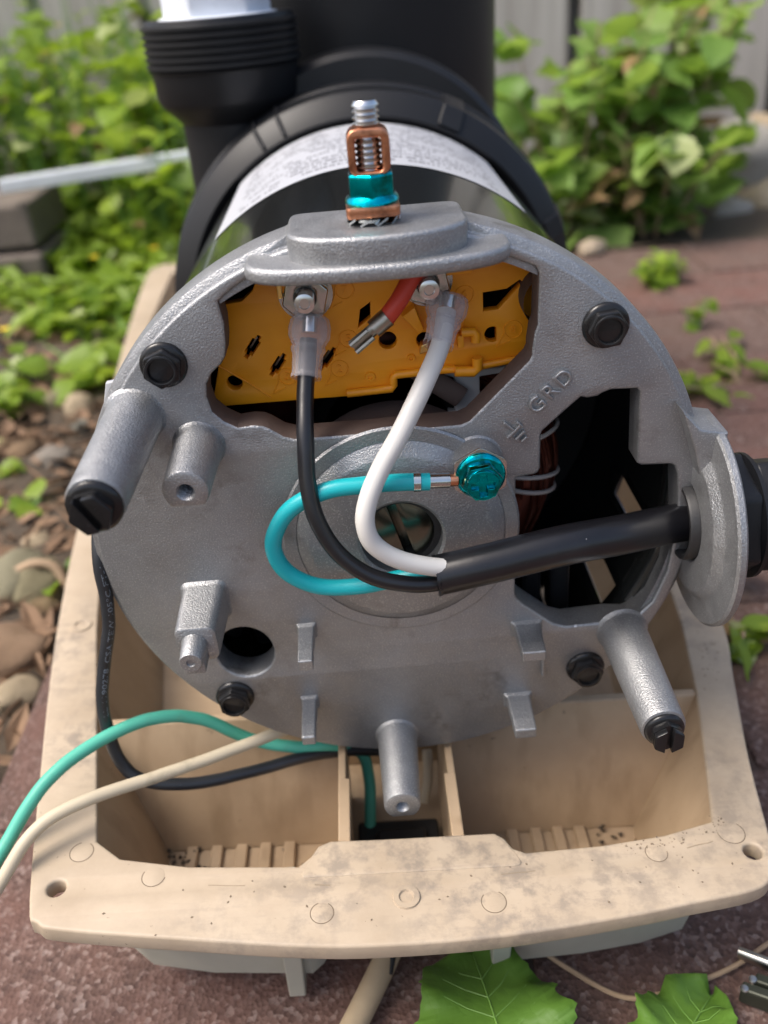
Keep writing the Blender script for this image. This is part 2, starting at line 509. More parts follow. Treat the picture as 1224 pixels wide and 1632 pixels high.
class MB:
    def __init__(s):
        s.v, s.f = [], []
    def add(s, vs, fs):
        b = len(s.v)
        s.v += [tuple(v) for v in vs]
        s.f += [[i + b for i in f] for f in fs]
        return s
    def box(s, x0, x1, y0, y1, z0, z1, mat=None):
        vs = [(x, y, z) for z in (z0, z1) for y in (y0, y1) for x in (x0, x1)]
        if mat is not None:
            vs = [tuple(mat @ Vector(v)) for v in vs]
        return s.add(vs, [(0, 2, 3, 1), (4, 5, 7, 6), (0, 1, 5, 4), (2, 6, 7, 3), (0, 4, 6, 2), (1, 3, 7, 5)])
    def lathe(s, prof, o=(0, 0, 0), ax=(0, -1, 0), n=32, a0=0, a1=360, ring=False):
        """prof: (radius, height along ax); open profile, poles collapse when radius is 0"""
        o, ax = Vector(o), Vector(ax).normalized()
        ref = Vector((0, 0, 1)) if abs(ax.z) < .9 else Vector((1, 0, 0))
        e1 = ax.cross(ref).normalized()
        e2 = ax.cross(e1)
        full = abs(a1 - a0 - 360) < 1e-6
        m = n if full else n + 1
        vs, fs = [], []
        for r, h in prof:
            for i in range(m):
                t = R(a0 + (a1 - a0) * i / n)
                vs.append(o + ax * h + (e1 * math.cos(t) + e2 * math.sin(t)) * max(r, 1e-4))
        L = len(prof)
        for j in range(L if ring else L - 1):
            j2 = (j + 1) % L
            for i in range(n):
                i2 = (i + 1) % m
                fs.append((j * m + i, j * m + i2, j2 * m + i2, j2 * m + i))
        return s.add(vs, fs)
    def cyl(s, p0, p1, r0, r1=None, n=24):
        p0, p1 = Vector(p0), Vector(p1)
        r1 = r0 if r1 is None else r1
        h = (p1 - p0).length
        return s.lathe([(0, 0), (r0, 0), (r1, h), (0, h)], p0, p1 - p0, n)
    def tube(s, path, r, n=12, caps=True, flat=1.0):
        P = [Vector(p) for p in path]
        L = len(P)
        T = [(P[min(i + 1, L - 1)] - P[max(i - 1, 0)]).normalized() for i in range(L)]
        ref = Vector((0, 0, 1)) if abs(T[0].z) < .9 else Vector((1, 0, 0))
        nrm = (ref - T[0] * ref.dot(T[0])).normalized()
        vs, fs = [], []
        for i in range(L):
            nrm = (nrm - T[i] * nrm.dot(T[i])).normalized()
            bi = T[i].cross(nrm)
            rr = r[i] if isinstance(r, (list, tuple)) else r
            for k_ in range(n):
                a = 2 * math.pi * k_ / n
                vs.append(P[i] + nrm * (rr * math.cos(a)) + bi * (rr * flat * math.sin(a)))
        for i in range(L - 1):
            for k_ in range(n):
                k2 = (k_ + 1) % n
                fs.append((i * n + k_, i * n + k2, (i + 1) * n + k2, (i + 1) * n + k_))
        if caps:
            fs.append(tuple(range(n)))
            fs.append(tuple(range((L - 1) * n, L * n)))
        return s.add(vs, fs)
    def prism(s, loops, mp, t0, t1, bev=0.0, res=1):
        v, f = plate_geo(loops, mp, t0, t1, bev, res)
        return s.add(v, f)
    def loft(s, rings, cap0=True, cap1=True):
        n = len(rings[0])
        vs = [p for r in rings for p in r]
        fs = []
        for j in range(len(rings) - 1):
            for i in range(n):
                i2 = (i + 1) % n
                fs.append((j * n + i, j * n + i2, (j + 1) * n + i2, (j + 1) * n + i))
        if cap0:
            fs.append(tuple(range(n)))
        if cap1:
            fs.append(tuple(range((len(rings) - 1) * n, len(rings) * n)))
        return s.add(vs, fs)
    def mesh(s, name, off=Vector((0, 0, 0)), smooth=35, recalc=True):
        me = bpy.data.meshes.new(name)
        o = off / U
        me.from_pydata([((v[0] - o.x) * U, (v[1] - o.y) * U, (v[2] - o.z) * U) for v in s.v], [], s.f)
        if recalc:
            bm = bmesh.new()
            bm.from_mesh(me)
            bmesh.ops.remove_doubles(bm, verts=bm.verts, dist=1e-6)
            bmesh.ops.recalc_face_normals(bm, faces=bm.faces)
            bm.to_mesh(me)
            bm.free()
        if smooth:
            me.shade_smooth()
            me.set_sharp_from_angle(angle=R(smooth))
        return me
    def build(s, name, mat, parent=None, smooth=35, bevel=0, seg=2, recalc=True, local=False):
        off = Vector((0, 0, 0)) if (local or parent is None) else wl(parent)
        me = s.mesh(name, off, smooth, recalc)
        for m in (mat if isinstance(mat, (list, tuple)) else [mat]):
            me.materials.append(MAT[m])
        o = bpy.data.objects.new(name, me)
        COL.objects.link(o)
        o.parent = parent
        if bevel:
            b = o.modifiers.new('bevel', 'BEVEL')
            b.width = bevel * U
            b.segments = seg
            b.limit_method = 'ANGLE'
            b.angle_limit = R(40)
            b.harden_normals = False
        return o

def plate_geo(loops, mp, t0, t1, bev=0.0, res=1):
    """filled outline with holes, extruded t0..t1 and with rounded edges"""
    cu = bpy.data.curves.new('tmp', 'CURVE')
    cu.dimensions = '2D'
    cu.fill_mode = 'BOTH'
    for Lp in loops:
        sp = cu.splines.new('POLY')
        sp.points.add(len(Lp) - 1)
        for p, q in zip(sp.points, Lp):
            p.co = (q[0], q[1], 0, 1)
        sp.use_cyclic_u = True
    cu.extrude = max((t1 - t0) / 2 - bev, 0.0)
    if bev:
        cu.bevel_depth = bev
        cu.bevel_resolution = res
        cu.offset = -bev
    ob = bpy.data.objects.new('tmp', cu)
    COL.objects.link(ob)
    dg = bpy.context.evaluated_depsgraph_get()
    me = bpy.data.meshes.new_from_object(ob.evaluated_get(dg))
    mid = (t0 + t1) / 2
    vs = [mp(v.co.x, v.co.y, v.co.z + mid) for v in me.vertices]
    fs = [tuple(p.vertices) for p in me.polygons]
    bpy.data.objects.remove(ob)
    bpy.data.curves.remove(cu)
    bpy.data.meshes.remove(me)
    return vs, fs

def text_geo(txt, size, depth, res=2, bev=0.0, off=0.0):
    cu = bpy.data.curves.new('tmp', 'FONT')
    cu.body = txt
    cu.size = size
    cu.extrude = depth / 2
    cu.bevel_depth = bev
    cu.bevel_resolution = 1
    cu.offset = off
    cu.resolution_u = res
    cu.align_x = 'CENTER'
    cu.align_y = 'CENTER'
    ob = bpy.data.objects.new('tmp', cu)
    COL.objects.link(ob)
    dg = bpy.context.evaluated_depsgraph_get()
    me = bpy.data.meshes.new_from_object(ob.evaluated_get(dg))
    vs = [tuple(v.co) for v in me.vertices]
    fs = [tuple(p.vertices) for p in me.polygons]
    bpy.data.objects.remove(ob)
    bpy.data.curves.remove(cu)
    bpy.data.meshes.remove(me)
    return vs, fs

def empty(name, loc=(0, 0, 0), label=None, cat=None, group=None, rot=None):
    o = bpy.data.objects.new(name, None)
    COL.objects.link(o)
    o.empty_display_size = .02
    o.location = Vector(loc) * U
    if rot:
        o.rotation_euler = rot
    if label:
        tag(o, label, cat, group)
    return o

def tag(o, label=None, cat=None, group=None, kind=None):
    if label:
        o['label'] = label
    if cat:
        o['category'] = cat
    if group:
        o['group'] = group
    if kind:
        o['kind'] = kind
    return o

def clip_half(poly, nx, ny, d):
    """keep nx*x+ny*y >= d"""
    out = []
    for i in range(len(poly)):
        a, b = poly[i - 1], poly[i]
        fa, fb = nx * a[0] + ny * a[1] - d, nx * b[0] + ny * b[1] - d
        if (fa >= 0) != (fb >= 0):
            t = fa / (fa - fb)
            out.append((a[0] + (b[0] - a[0]) * t, a[1] + (b[1] - a[1]) * t))
        if fb >= 0:
            out.append(b)
    return out

def hex_bolt(name, parent, x, z, y, fr, hr, hh, mat, slot=None, cross=False, rot=0.3, recess=True):
    """hex washer-head bolt looking along -Y, seated at depth y"""
    b = MB()
    b.lathe([(0, 0), (fr, 0), (fr, .5), (fr * .97, .9), (hr * 1.02, 1.4), (0, 1.4)], (x, y, z), (0, -1, 0), 40)
    o = b.build(name, mat, parent, 40)
    mp = lambda a, c, t: (x + a, y - t, z + c)
    hx = circ(0, 0, hr, 6, rot)
    h = MB()
    if slot is not None:
        nx, ny = -math.sin(slot), math.cos(slot)
        h.prism([roundpoly(hx, .5, 2)], mp, .9, hh - 1.9, 0)
        for sg in (1, -1):
            h.prism([roundpoly(clip_half(hx, nx * sg, ny * sg, .85), .4, 2)], mp, hh - 1.9, hh, .3)
    elif cross:
        h.prism([roundpoly(hx, .5, 2)], mp, .9, hh - 1.2, .3)
        c, d = hr * .19, hr * .58
        cr = [(c, d), (-c, d), (-c, c), (-d, c), (-d, -c), (-c, -c), (-c, -d), (c, -d), (c, -c), (d, -c), (d, c), (c, c)]
        h.prism([circ(0, 0, hr * .80, 28), roundpoly(cr, .3, 2)], mp, hh - 1.6, hh, .25)
    else:
        h.prism([roundpoly(hx, .5, 2)], mp, .9, hh - .8, .35)
        h.prism([circ(0, 0, hr * .80, 28), circ(0, 0, hr * .62, 28)], mp, hh - 1.1, hh, .25)
    h.build('hex_head', mat, o, 40)
    return o

def thread_prof(r, h0, h1, pitch, depth):
    p = []
    h = h0
    while h < h1:
        p += [(r - depth, h), (r, h + pitch * .45), (r, h + pitch * .6)]
        h += pitch
    return p

# ================================================================== GROUND
GZ = -142.0
def sheet(name, x0, x1, y0, y1, z, mat, nx=1, ny=1, amp=0, fq=.01):
    b = MB()
    vs, fs = [], []
    for j in range(ny + 1):
        for i in range(nx + 1):
            x, y = x0 + (x1 - x0) * i / nx, y0 + (y1 - y0) * j / ny
            vs.append((x, y, z + amp * noise.noise(Vector((x * fq, y * fq, 3.3)))))
    for j in range(ny):
        for i in range(nx):
            a = j * (nx + 1) + i
            fs.append((a, a + 1, a + nx + 2, a + nx + 1))
    b.add(vs, fs)
    o = b.build(name, mat, None, 60)
    o['kind'] = 'structure'
    return o
sheet('ground', -60000, 60000, -60000, 60000, GZ - 24, 'soil')
sheet('garden_bed', -1300, -172, -420, 1700, GZ - 6, 'soil', 70, 110, 16, .011)
sheet('soil_strip', -171.5, 1700, 756, 1700, GZ - 6, 'soil', 90, 50, 14, .011)
pav = sheet('paving', -172, 1500, -700, 755, GZ - 2.6, 'joint_sand')
bm_var = []
for q in range(5):
    b = MB()
    b.box(-100, 100, -50.6, 50.6, -60, 0)
    me = b.mesh('brick', smooth=0)
    bm = bmesh.new()
    bm.from_mesh(me)
    bmesh.ops.bevel(bm, geom=[e for e in bm.edges], offset=.0022, segments=2, affect='EDGES', profile=.6)
    for v in bm.verts:
        v.co.z += .0010 * noise.noise(v.co * 25 + Vector((q * 9, 0, 0)))
        v.co.x += .0012 * noise.noise(v.co * 30 + Vector((q * 9, 5, 0)))
        v.co.y += .0012 * noise.noise(v.co * 30 + Vector((q * 9, 0, 5)))
    bm.to_mesh(me)
    bm.free()
    me.materials.append(MAT['paver'])
    bm_var.append(me)
rows = 13
for j in range(rows):
    yc = 755 - 52 - j * 103
    for i in range(8):
        xc = -172 + 101 + i * 202.5 + (0 if j % 2 else -101)
        if xc - 99 < -175:
            if j % 2 == 0 and i == 0:
                xc = -172 + 50
                half = True
            else:
                continue
        else:
            half = False
        o = bpy.data.objects.new('brick', bm_var[random.randrange(5)])
        COL.objects.link(o)
        o.parent = pav
        o.location = Vector((xc + random.uniform(-.8, .8), yc + random.uniform(-.8, .8), GZ + random.uniform(-1.5, .3))) * U
        o.rotation_euler = (R(random.uniform(-.4, .4)), R(random.uniform(-.3, .3)), R(random.uniform(-.5, .5)))
        if half:
            o.scale = (.495, 1, 1)

# ================================================================== PUMP BASE (tan tray)
BL = (0, 0, -83)
base = empty('pump_base', BL, 'dirty tan plastic tray base with a flat rim under the motor', 'pump base', rot=(0, R(2.5), 0))
outer = [(-110.8,-47.8), (-122.8, 8), (-130, 44), (-136.5, 81), (-145.5, 145), (-165.4, 315), (-178, 432), (-189, 568), (-182, 590), (-150, 598),
         (136, 598), (168, 590), (175, 568), (164, 432), (151, 315), (131.5, 145), (122, 59), (114.1, 25.5), (104.8, -12.3), (98.5, -45), (95, -54), (88, -58.5),
         (70, -61.4), (51.6, -64.2), (17.6, -67.8), (-13.3, -68.5), (-34.8, -67.3), (-64.6, -63.5), (-98.7, -58.6), (-106.5, -55.8)]
inner = [(-96.1, -29.9), (-106.8, 17.3), (-119.5, 73), (-125, 103), (-131, 160), (-149, 300), (-163, 430), (-168, 570), (154, 570), (149, 430), (135, 300), (117, 160),
         (106, 58.5), (98.4, 18.7), (90.3, -13.8), (84.7, -35), (69.5, -38.9), (50.7, -41.2), (28.5, -42.2), (25, -40.5), (23.2, -37), (20.5, -34.8), (-11.8, -34.7), (-27.5, -34.4), (-31, -36),
         (-33, -39.5), (-36.5, -42.6), (-67.9, -40.5), (-88, -36.5)]
b = MB()
rim_o = [tuple(p) for p in spl(outer, 4, True)]
holes = [circ(-103.9, -45.3, 2.6, 20), circ(92.4, -46.1, 2.6, 20)]
b.prism([rim_o, inner] + holes, XY, -6, 0, .9, 2)
rim = b.build('rim', 'tan_plastic', base, 40, local=True)
# round ejector marks and the raised rings on the rim
for (u, v, r0) in ((-99.7, -33.6, 3.3), (-77.2, -43.4, 3.2), (-29.5, -58.0, 3.1), (17.0, -57.6, 3.3), (65.2, -44.9, 3.0), (88.6, -39.5, 3.8)):
    b = MB()
    b.lathe([(0, .10), (r0 - .35, .10), (r0 - .1, .03), (r0, -.5)], (u, v, 0), (0, 0, 1), 28)
    b.build('round_mark', 'tan_plastic', rim, 30, local=True)
    b = MB()
    b.lathe([(r0 - .05, .05), (r0 + .2, .06)], (u, v, 0), (0, 0, 1), 28, random.uniform(0, 90), random.uniform(230, 360))
    b.build('dirt_ring', 'tan_dirt', rim, 30, local=True)
for (u, v, r0) in ((-6.5, -54.7, 3.9), (-126.2, 74.9, 4.4)):
    b = MB()
    b.lathe([(r0, -.4), (r0 - .3, .6), (r0 * .55, .6), (r0 * .45, -.1), (0, -.1)], (u, v, 0), (0, 0, 1), 32)
    b.build('raised_ring', 'tan_plastic', rim, 40, local=True)
rnd = random.Random(23)
cl = spl([(-88, -43), (-70, -46.4), (-36, -49.0), (-7, -49.8), (25, -49.0), (60, -46.2), (84, -42)], 14)
for a_ in range(0, len(cl) - 6, 6):
    if rnd.random() < .12:
        b = MB()
        b.tube([Vector((p_[0], p_[1] + rnd.uniform(-.15, .15), .02)) for p_ in cl[a_:a_ + rnd.randrange(3, 7)]], rnd.uniform(.08, .2), 6)
        b.build('grime_line', 'tan_crease', rim, 40, local=True)
b = MB()
for i in range(120):
    t_ = rnd.random()
    if i < 55:
        p_ = Vector((56 + 32 * t_, -43.5 + 8 * t_ ** 2 + rnd.gauss(0, 1.2)))
    elif i < 90:
        p_ = Vector((rnd.uniform(-95, 88), rnd.uniform(-62, -46)))
    else:
        p_ = Vector((104 + rnd.gauss(0, 2.0) + 12 * t_, 20 + 40 * t_))
    s_ = rnd.uniform(.1, .42)
    m = Matrix.Translation((p_.x, p_.y, .04)) @ Matrix.Rotation(rnd.uniform(0, 3), 4, 'Z')
    b.add([m @ Vector(v) for v in ((s_ * 1.6, 0, 0), (0, s_, 0), (-s_ * 1.3, 0, 0), (0, -s_ * .8, 0), (0, 0, s_ * .35))], [(0, 1, 4), (1, 2, 4), (2, 3, 4), (3, 0, 4)])
tag(b.build('dirt_specks', 'tan_dirt', base, 0, local=True, recalc=False), kind='stuff')
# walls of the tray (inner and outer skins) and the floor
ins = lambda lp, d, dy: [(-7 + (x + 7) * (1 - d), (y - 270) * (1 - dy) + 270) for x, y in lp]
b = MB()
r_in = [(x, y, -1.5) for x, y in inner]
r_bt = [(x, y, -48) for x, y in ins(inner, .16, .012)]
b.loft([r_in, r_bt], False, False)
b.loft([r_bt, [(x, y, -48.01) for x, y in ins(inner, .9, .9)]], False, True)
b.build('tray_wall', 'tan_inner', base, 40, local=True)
b = MB()
o_bt = [(x, y, -51) for x, y in ins(inner, .02, .000)]
o_tp = [(x, y, -4.5) for x, y in ins(inner, -.04, -.016)]
b.loft([o_tp, o_bt], False, True)
b.build('tray_skin', 'weathered_plastic', base, 40, local=True)
b = MB()
b.prism([roundpoly([(-36.2, -46.8), (27.2, -46.8), (25.2, -42), (20.5, -35.6), (-27.3, -35.3), (-33, -41)], 2.5, 4)], XY, -.6, .3, .28, 2)
b.build('centre_pad', 'tan_plastic', rim, 40, local=True)
# cross partition under the motor, dividers, floor slats, feet
b = MB()
b.loft([[(-106.5, 19, -.8), (-26, 19, -1.2), (-26, 22.2, -1.2), (-106.5, 22.2, -.8)], [(-93, 3.5, -47.9), (-26, 3.5, -47.9), (-26, 8, -47.9), (-93, 8, -47.9)]])
b.build('partition', 'tan_inner', base, 0, .6, local=True)
b = MB()
b.loft([[(12, 19, -1.2), (98.8, 19, -.8), (98.8, 22.2, -.8), (12, 22.2, -1.2)], [(12, 3.5, -47.9), (83, 3.5, -47.9), (83, 8, -47.9), (12, 8, -47.9)]])
b.build('partition', 'tan_inner', base, 0, .6, local=True)
for x0 in (-25.2, 8.2):
    s_ = 1 if x0 < 0 else -1
    b = MB()
    b.box(x0, x0 + 3.6, -34.4, -10, -47.9, -1.0)
    b.build('divider', 'tan_inner', base, 0, .4, local=True)
    b = MB()
    b.box(x0 + (0 if s_ > 0 else 1.2), x0 + (2.4 if s_ > 0 else 3.6), -10, 24, -47.9, -1.2)
    b.build('divider', 'tan_inner', base, 0, .4, local=True)
b = MB()
b.box(-25, 12, 40, 43, -47.9, -4)
b.build('centre_wall', 'tan_inner', base, 0, .4, local=True)
for x in (-79, -70.3, -61.6, -53.2, -44.8, 34, 42.4, 50.2, 58):
    if True:
        b = MB()
        b.box(x - 2, x + 2, -30, 4.4, -47.9, -46)
        b.build('floor_slat', 'tan_inner', base, 0, .6, local=True)
b = MB()
rnd = random.Random(17)
for i in range(64):
    cx_, cy_ = rnd.choice(((-84, 1), (-82, -2), (74, 0), (71, -3), (-7, -22), (70, -30)))
    x, y, s_ = cx_ + rnd.gauss(0, 5), min(cy_ + rnd.gauss(0, 3), 3.5), rnd.uniform(.4, 1.5)
    zf = -39.8 if -20 < x < 8 else -47.6
    m = Matrix.Translation((x, y, zf + s_ * .6)) @ Matrix.Rotation(rnd.uniform(0, 3), 4, 'Z') @ Matrix.Rotation(rnd.uniform(0, 3), 4, 'X')
    b.add([m @ Vector(v) for v in ((s_, 0, 0), (-s_, .3 * s_, 0), (0, s_, .4 * s_), (0, -s_, .5 * s_), (0, 0, s_))], [(0, 2, 4), (2, 1, 4), (1, 3, 4), (3, 0, 4), (0, 3, 1, 2)])
tag(b.build('dirt_crumbs', 'soil', base, 0, local=True, recalc=False), kind='stuff')
for x in (-41, 22.3):
    b = MB()
    b.loft([[(x - 3.2, -49, -5.8), (x + 3.2, -49, -5.8), (x + 3.2, -38, -5.8), (x - 3.2, -38, -5.8)], [(x - 2.6, -46, -57.5), (x + 2.6, -46, -57.5), (x + 2.6, -38, -57.5), (x - 2.6, -38, -57.5)]])
    b.build('foot', 'weathered_plastic', base, 0, .5, local=True)
b = MB()
b.lathe([(0, -20), (6, -18), (7, -5.8)], (-94, -42, 0), (0, 0, 1), 24)
b.build('peg', 'weathered_plastic', base, 40, local=True)
for x, y in ((-120, 540), (100, 540), (-105, 250), (95, 250)):
    b = MB()
    b.box(x - 6, x + 6, y - 6, y + 6, -62, -50)
    b.build('foot', 'weathered_plastic', base, 0, .5, local=True)
b = MB()
b.box(-20.4, 7.8, -33, 6, -47.9, -40)
b.box(-14, 3, -28, 0, -40, -37)
b.build('rubber_pad', 'black_rubber', base, 0, 1.2, local=True)

# ================================================================== PUMP
pump = empty('pool_pump', (0, 60, -80), 'black pool pump with open cast aluminium motor end plate and bare terminals', 'pump')

# ---- end plate
A = [(-38.8, 69.4), (-38.2, 64), (-38.6, 59), (-39.3, 55.5), (-40.7, 53.6), (-43.4, 51.4), (-45.1, 48.7), (-45.6, 45.3), (-45, 41.1), (-42.5, 38.2), (-39.3, 36.1), (-35.5, 36.4), (-32.9, 36), (-31.1, 35), (-27.9, 32.5),
     (-25.2, 31.5), (-7.1, 31.3), (4.9, 31.4), (18.3, 31.5), (20.6, 32.4), (36, 47.6), (36.6, 49), (36.6, 50.5), (37.2, 54.9), (37.9, 56.8), (38.1, 69.6), (37.3, 71.2), (34.4, 72.5), (29.2, 74.9), (-.2, 76.4), (-29.5, 75.2), (-35.1, 72.1)]
B = [(64.5, 36.6), (63.8, 37.4), (57.1, 37.7), (54.8, 36.9), (53.8, 36.2), (51, 35.9), (49.4, 36.4), (45.3, 32.8), (39.6, 27.6), (39.2, 26.6), (39.2, 16.6), (38.6, 15.3), (37.6, 14.8), (33, 14.4), (32.6, 13.9), (32.4, -24.8),
     (32.8, -26), (34.8, -28.3), (43.9, -36.6), (47.7, -38.1), (60.9, -37.6), (66.3, -38.3), (68, -37.6), (73.2, -31.6), (76.6, -21.1), (78.2, -3.8), (76.7, 11.1), (75.7, 13.7), (74.5, 14.4), (66.6, 14.8), (65.4, 15.6)]
Chole = circ(-48.6, -37.4, 8.6, 36, 0, 9.3)
shaft_hole = circ(.6, -.6, 11.4, 40)
pl = MB()
pl.prism([circ(0, 0, 83, 180), A, B, Chole, shaft_hole], XZ, 0, 9.5, .8, 2)
me_idx = len(pl.f)
pl.lathe([(78.5, -1.6), (82.4, -1.6), (85.0, -3.2), (85.4, -5), (85.4, -13), (84.2, -14), (79, -14)], (0, 0, 0), (0, -1, 0), 180)
# bearing boss with a chamfer
pl.lathe([(29.8, -.3), (28.6, .25), (25.8, 2.3), (24.8, 2.7), (12.2, 2.7), (11.4, 2.1), (11.4, -9)], (.6, -.6, 0), (0, -1, 0), 72)
# faint cast step round the boss
pl.lathe([(33, -.3), (32.4, .25), (29, .25)], (.6, -.6, 0), (0, -1, 0), 72)
# pad of the earth screw
pl.lathe([(7.4, -.3), (6.6, .6), (6.2, 7.0), (5.8, 7.4), (0, 7.4)], (22, 0, 21), (0, -1, 0), 36)
plate = pl.build('end_plate', ['cast_aluminium', 'inner_brown'], pump, 32)
for p in plate.data.polygons:       # the walls of the upper opening are coloured brown
    c = p.center + Vector((0, .060, -.080))
    r_ = math.hypot(c.x, c.z)
    if abs(p.normal.y) < .3 and c.z > .030 and c.x < .039 and r_ < .0815 and c.y < .009:
        p.material_index = 1

# ---- hood over the terminals
h = MB()
shelf = roundpoly([(-31, 9), (-31, -7.5), (-24, -12.5), (-8, -15), (8, -15), (24, -12), (30.8, -7), (30.8, 9)], 5, 5)
h.prism([shelf], XY, 75.2, 79.0, 1.3, 3)
dboss = roundpoly([(-20.5, 15.5), (-20.5, -6), (-15, -11), (-5, -13.4), (6, -13.4), (15, -10.6), (21, -5.5), (21, 15.5)], 4, 5)
h.prism([dboss], XY, 78, 84.9, 1.1, 3)
for sg in (-1, 1):
    h.prism([[(sg * 34, 75), (sg * 19, 84.2), (sg * 19, 74)]], XZ, 2.2, 13.4, .6)
h.build('hood', 'cast_aluminium', plate, 40)

# ---- conduit flange
fl = MB()
fl.lathe([(11.4, 86), (11.4, 81), (12, 80.6), (19.8, 80.6), (20.6, 80.9), (22.4, 82.6), (23.4, 83.0), (29.4, 83.4), (30.2, 84.0), (30.2, 85.4), (29.6, 86.0), (11.4, 86.0)], (0, .5, -4), (1, 0, 0), 80)
fl.build('conduit_flange', 'cast_aluminium', plate, 30)
fl = MB()
fl.prism([[(74, 33), (79.5, 27), (86.6, 25.5), (86.9, 12), (81, 12), (78, 22)]], XZ, -6, 10, .8, 2)
fl.build('flange_web', 'cast_aluminium', plate, 30)

# ---- posts
def dpost(x, z, r0, r1, y1, name='post', hole=2.3, flat=.72, rot=0.0, fillet=True):
    def sec(r):
        out = []
        for i in range(40):
            a = 2 * math.pi * i / 40
            px, pz = r * math.cos(a), max(r * math.sin(a), -r * flat)
            out.append((px * math.cos(rot) - pz * math.sin(rot), px * math.sin(rot) + pz * math.cos(rot)))
        return out
    b = MB()
    rings = [[(x + p[0], .3, z + p[1]) for p in sec(r0 + .9)]] if fillet else []
    for r, y in ((r0 + .3, -.5), (r0, -1.3), (r1, y1 + .9), (r1 - .25, y1 + .25), (r1 - .8, y1)):
        rings.append([(x + p[0], y, z + p[1]) for p in sec(r)])
    if hole:
        n = 40
        rings.append([(x + hole * math.cos(2 * math.pi * i / n + rot), y1, z + hole * math.sin(2 * math.pi * i / n + rot)) for i in range(n)])
        b.loft(rings, False, False)
        pr = [(hole, 0.0)] + [(hole - .0 if j % 2 else hole - .42, -.5 - j * .42) for j in range(18)] + [(0, -8.2)]
        b.lathe(pr, (x, y1, z), (0, -1, 0), 40)
    else:
        b.loft(rings, False, True)
    return b.build(name, 'cast_aluminium', plate, 40)
dpost(-64.7, 41.5, 7.2, 6.5, -44, 'long_post', 0, .95, R(45))
dpost(64.7, -41.4, 7.0, 6.0, -41, 'long_post', 0, .95)
dpost(-50, 32.0, 6.3, 5.6, -24.5, 'threaded_post', 2.3)
dpost(-5.6, -76.5, 6.3, 5.4, -29, 'threaded_post', 2.1, .8)
hex_bolt('post_screw', pump, -64.7, 41.3, -44, 6.2, 4.9, 4.8, 'bolt_black', slot=R(118), rot=.2)
hex_bolt('post_screw', pump, 64.7, -41.6, -41, 5.3, 4.3, 5.2, 'bolt_black', slot=R(88), rot=.5)
# square post with a stepped pin
b = MB()
rr = lambda s_: [(p[0] * s_, p[1] * s_) for p in rrect(-6.0, 6.0, -6.0, 6.0, 2.4, 5)]
px, pz = -56.7, -17.2
b.loft([[(px + p[0], y, pz + p[1]) for p in rr(s_)] for s_, y in ((1.16, .2), (1.05, -.6), (1.0, -1.5), (.93, -19.2), (.90, -19.9), (.82, -20.2))], False, True)
b.lathe([(4.0, -1), (3.5, .4), (3.1, 7.2), (2.8, 7.6), (1.2, 7.6), (1.0, 7.1), (0, 7.1)], (px - .6, -20.2, pz + .2), (0, -1, 0), 28)
b.prism([rrect(px - 3.2, px + 2.6, pz - 4.6, pz + .3, .6)], XZ, -26.6, -20, .4)
b.build('square_post', 'cast_aluminium', plate, 40)
# four wire clips
for (x, z, wd, ln, tall) in ((-29.3, -31.0, 2.3, 15.5, 5.2), (-31.6, -59, 2.2, 16.5, 5.0), (35.8, -37, 3.7, 13, 5.4), (33.2, -65, 3.5, 15, 5.6)):
    b = MB()
    b.loft([[(x - wd * s_, y, z - zl), (x + wd * s_, y, z - zl), (x + wd * s_, y, z + zu), (x - wd * s_, y, z + zu)] for s_, y, zl, zu in
            ((1.35, .3, tall * .6, 2.7), (1.02, -1.2, tall * .45, 2.1), (.95, -ln * .66, 1.6, 1.7), (.95, -ln * .70, tall * .42, 1.7), (.92, -ln, tall * .42, 1.2))], False, True)
    b.build('wire_clip', 'cast_aluminium', plate, 0, .55, 3)
# small rib below the right clips
b = MB()
b.box(40.4, 41.4, -1.4, .3, -56, -46)
b.build('rib', 'cast_aluminium', plate, 0, .35)
# cast letters and earth symbol
def on_plate(geo, x, z, ang, lift=.55):
    vs, fs = geo
    ca, sa = math.cos(ang), math.sin(ang)
    return [(x + v[0] * ca - v[1] * sa, -v[2] - lift / 2 + .1, z + v[0] * sa + v[1] * ca) for v in vs], fs
for ch, x, z in (('G', 38.0, 35.6), ('R', 41.3, 39.0), ('D', 44.7, 42.3)):
    b = MB()
    b.add(*on_plate(text_geo(ch, 6.0, 1.5, 4, .28, -.16), x, z, R(45)))
    b.build('cast_letter', 'cast_smooth', plate, 50)
b = MB()
def bar(x, z, l, wd, ang):
    m = Matrix.Translation((x, 0, z)) @ Matrix.Rotation(-R(ang), 4, 'Y')
    b.box(-l / 2, l / 2, -1.25, .2, -wd / 2, wd / 2, m)
bar(30.6, 30.3, 3.6, .8, -45)
bar(32.0, 28.7, 5.2, .8, 45)
bar(33.5, 27.4, 3.4, .75, 45)
bar(34.6, 26.2, 2.0, .75, 45)
bar(33.4, 30.6, 2.2, .75, -45)
b.build('earth_symbol', 'cast_smooth', plate, 0, .25)

# ---- four through bolts
for x, z, rt in ((-54.6, 54.9, .35), (54.7, 55.3, .1), (-54.2, -54.1, .6), (54.1, -54.4, .2)):
    hex_bolt('through_bolt', pump, x, z, 0, 5.9, 5.0, 5.0, 'bolt_black', rot=rt)

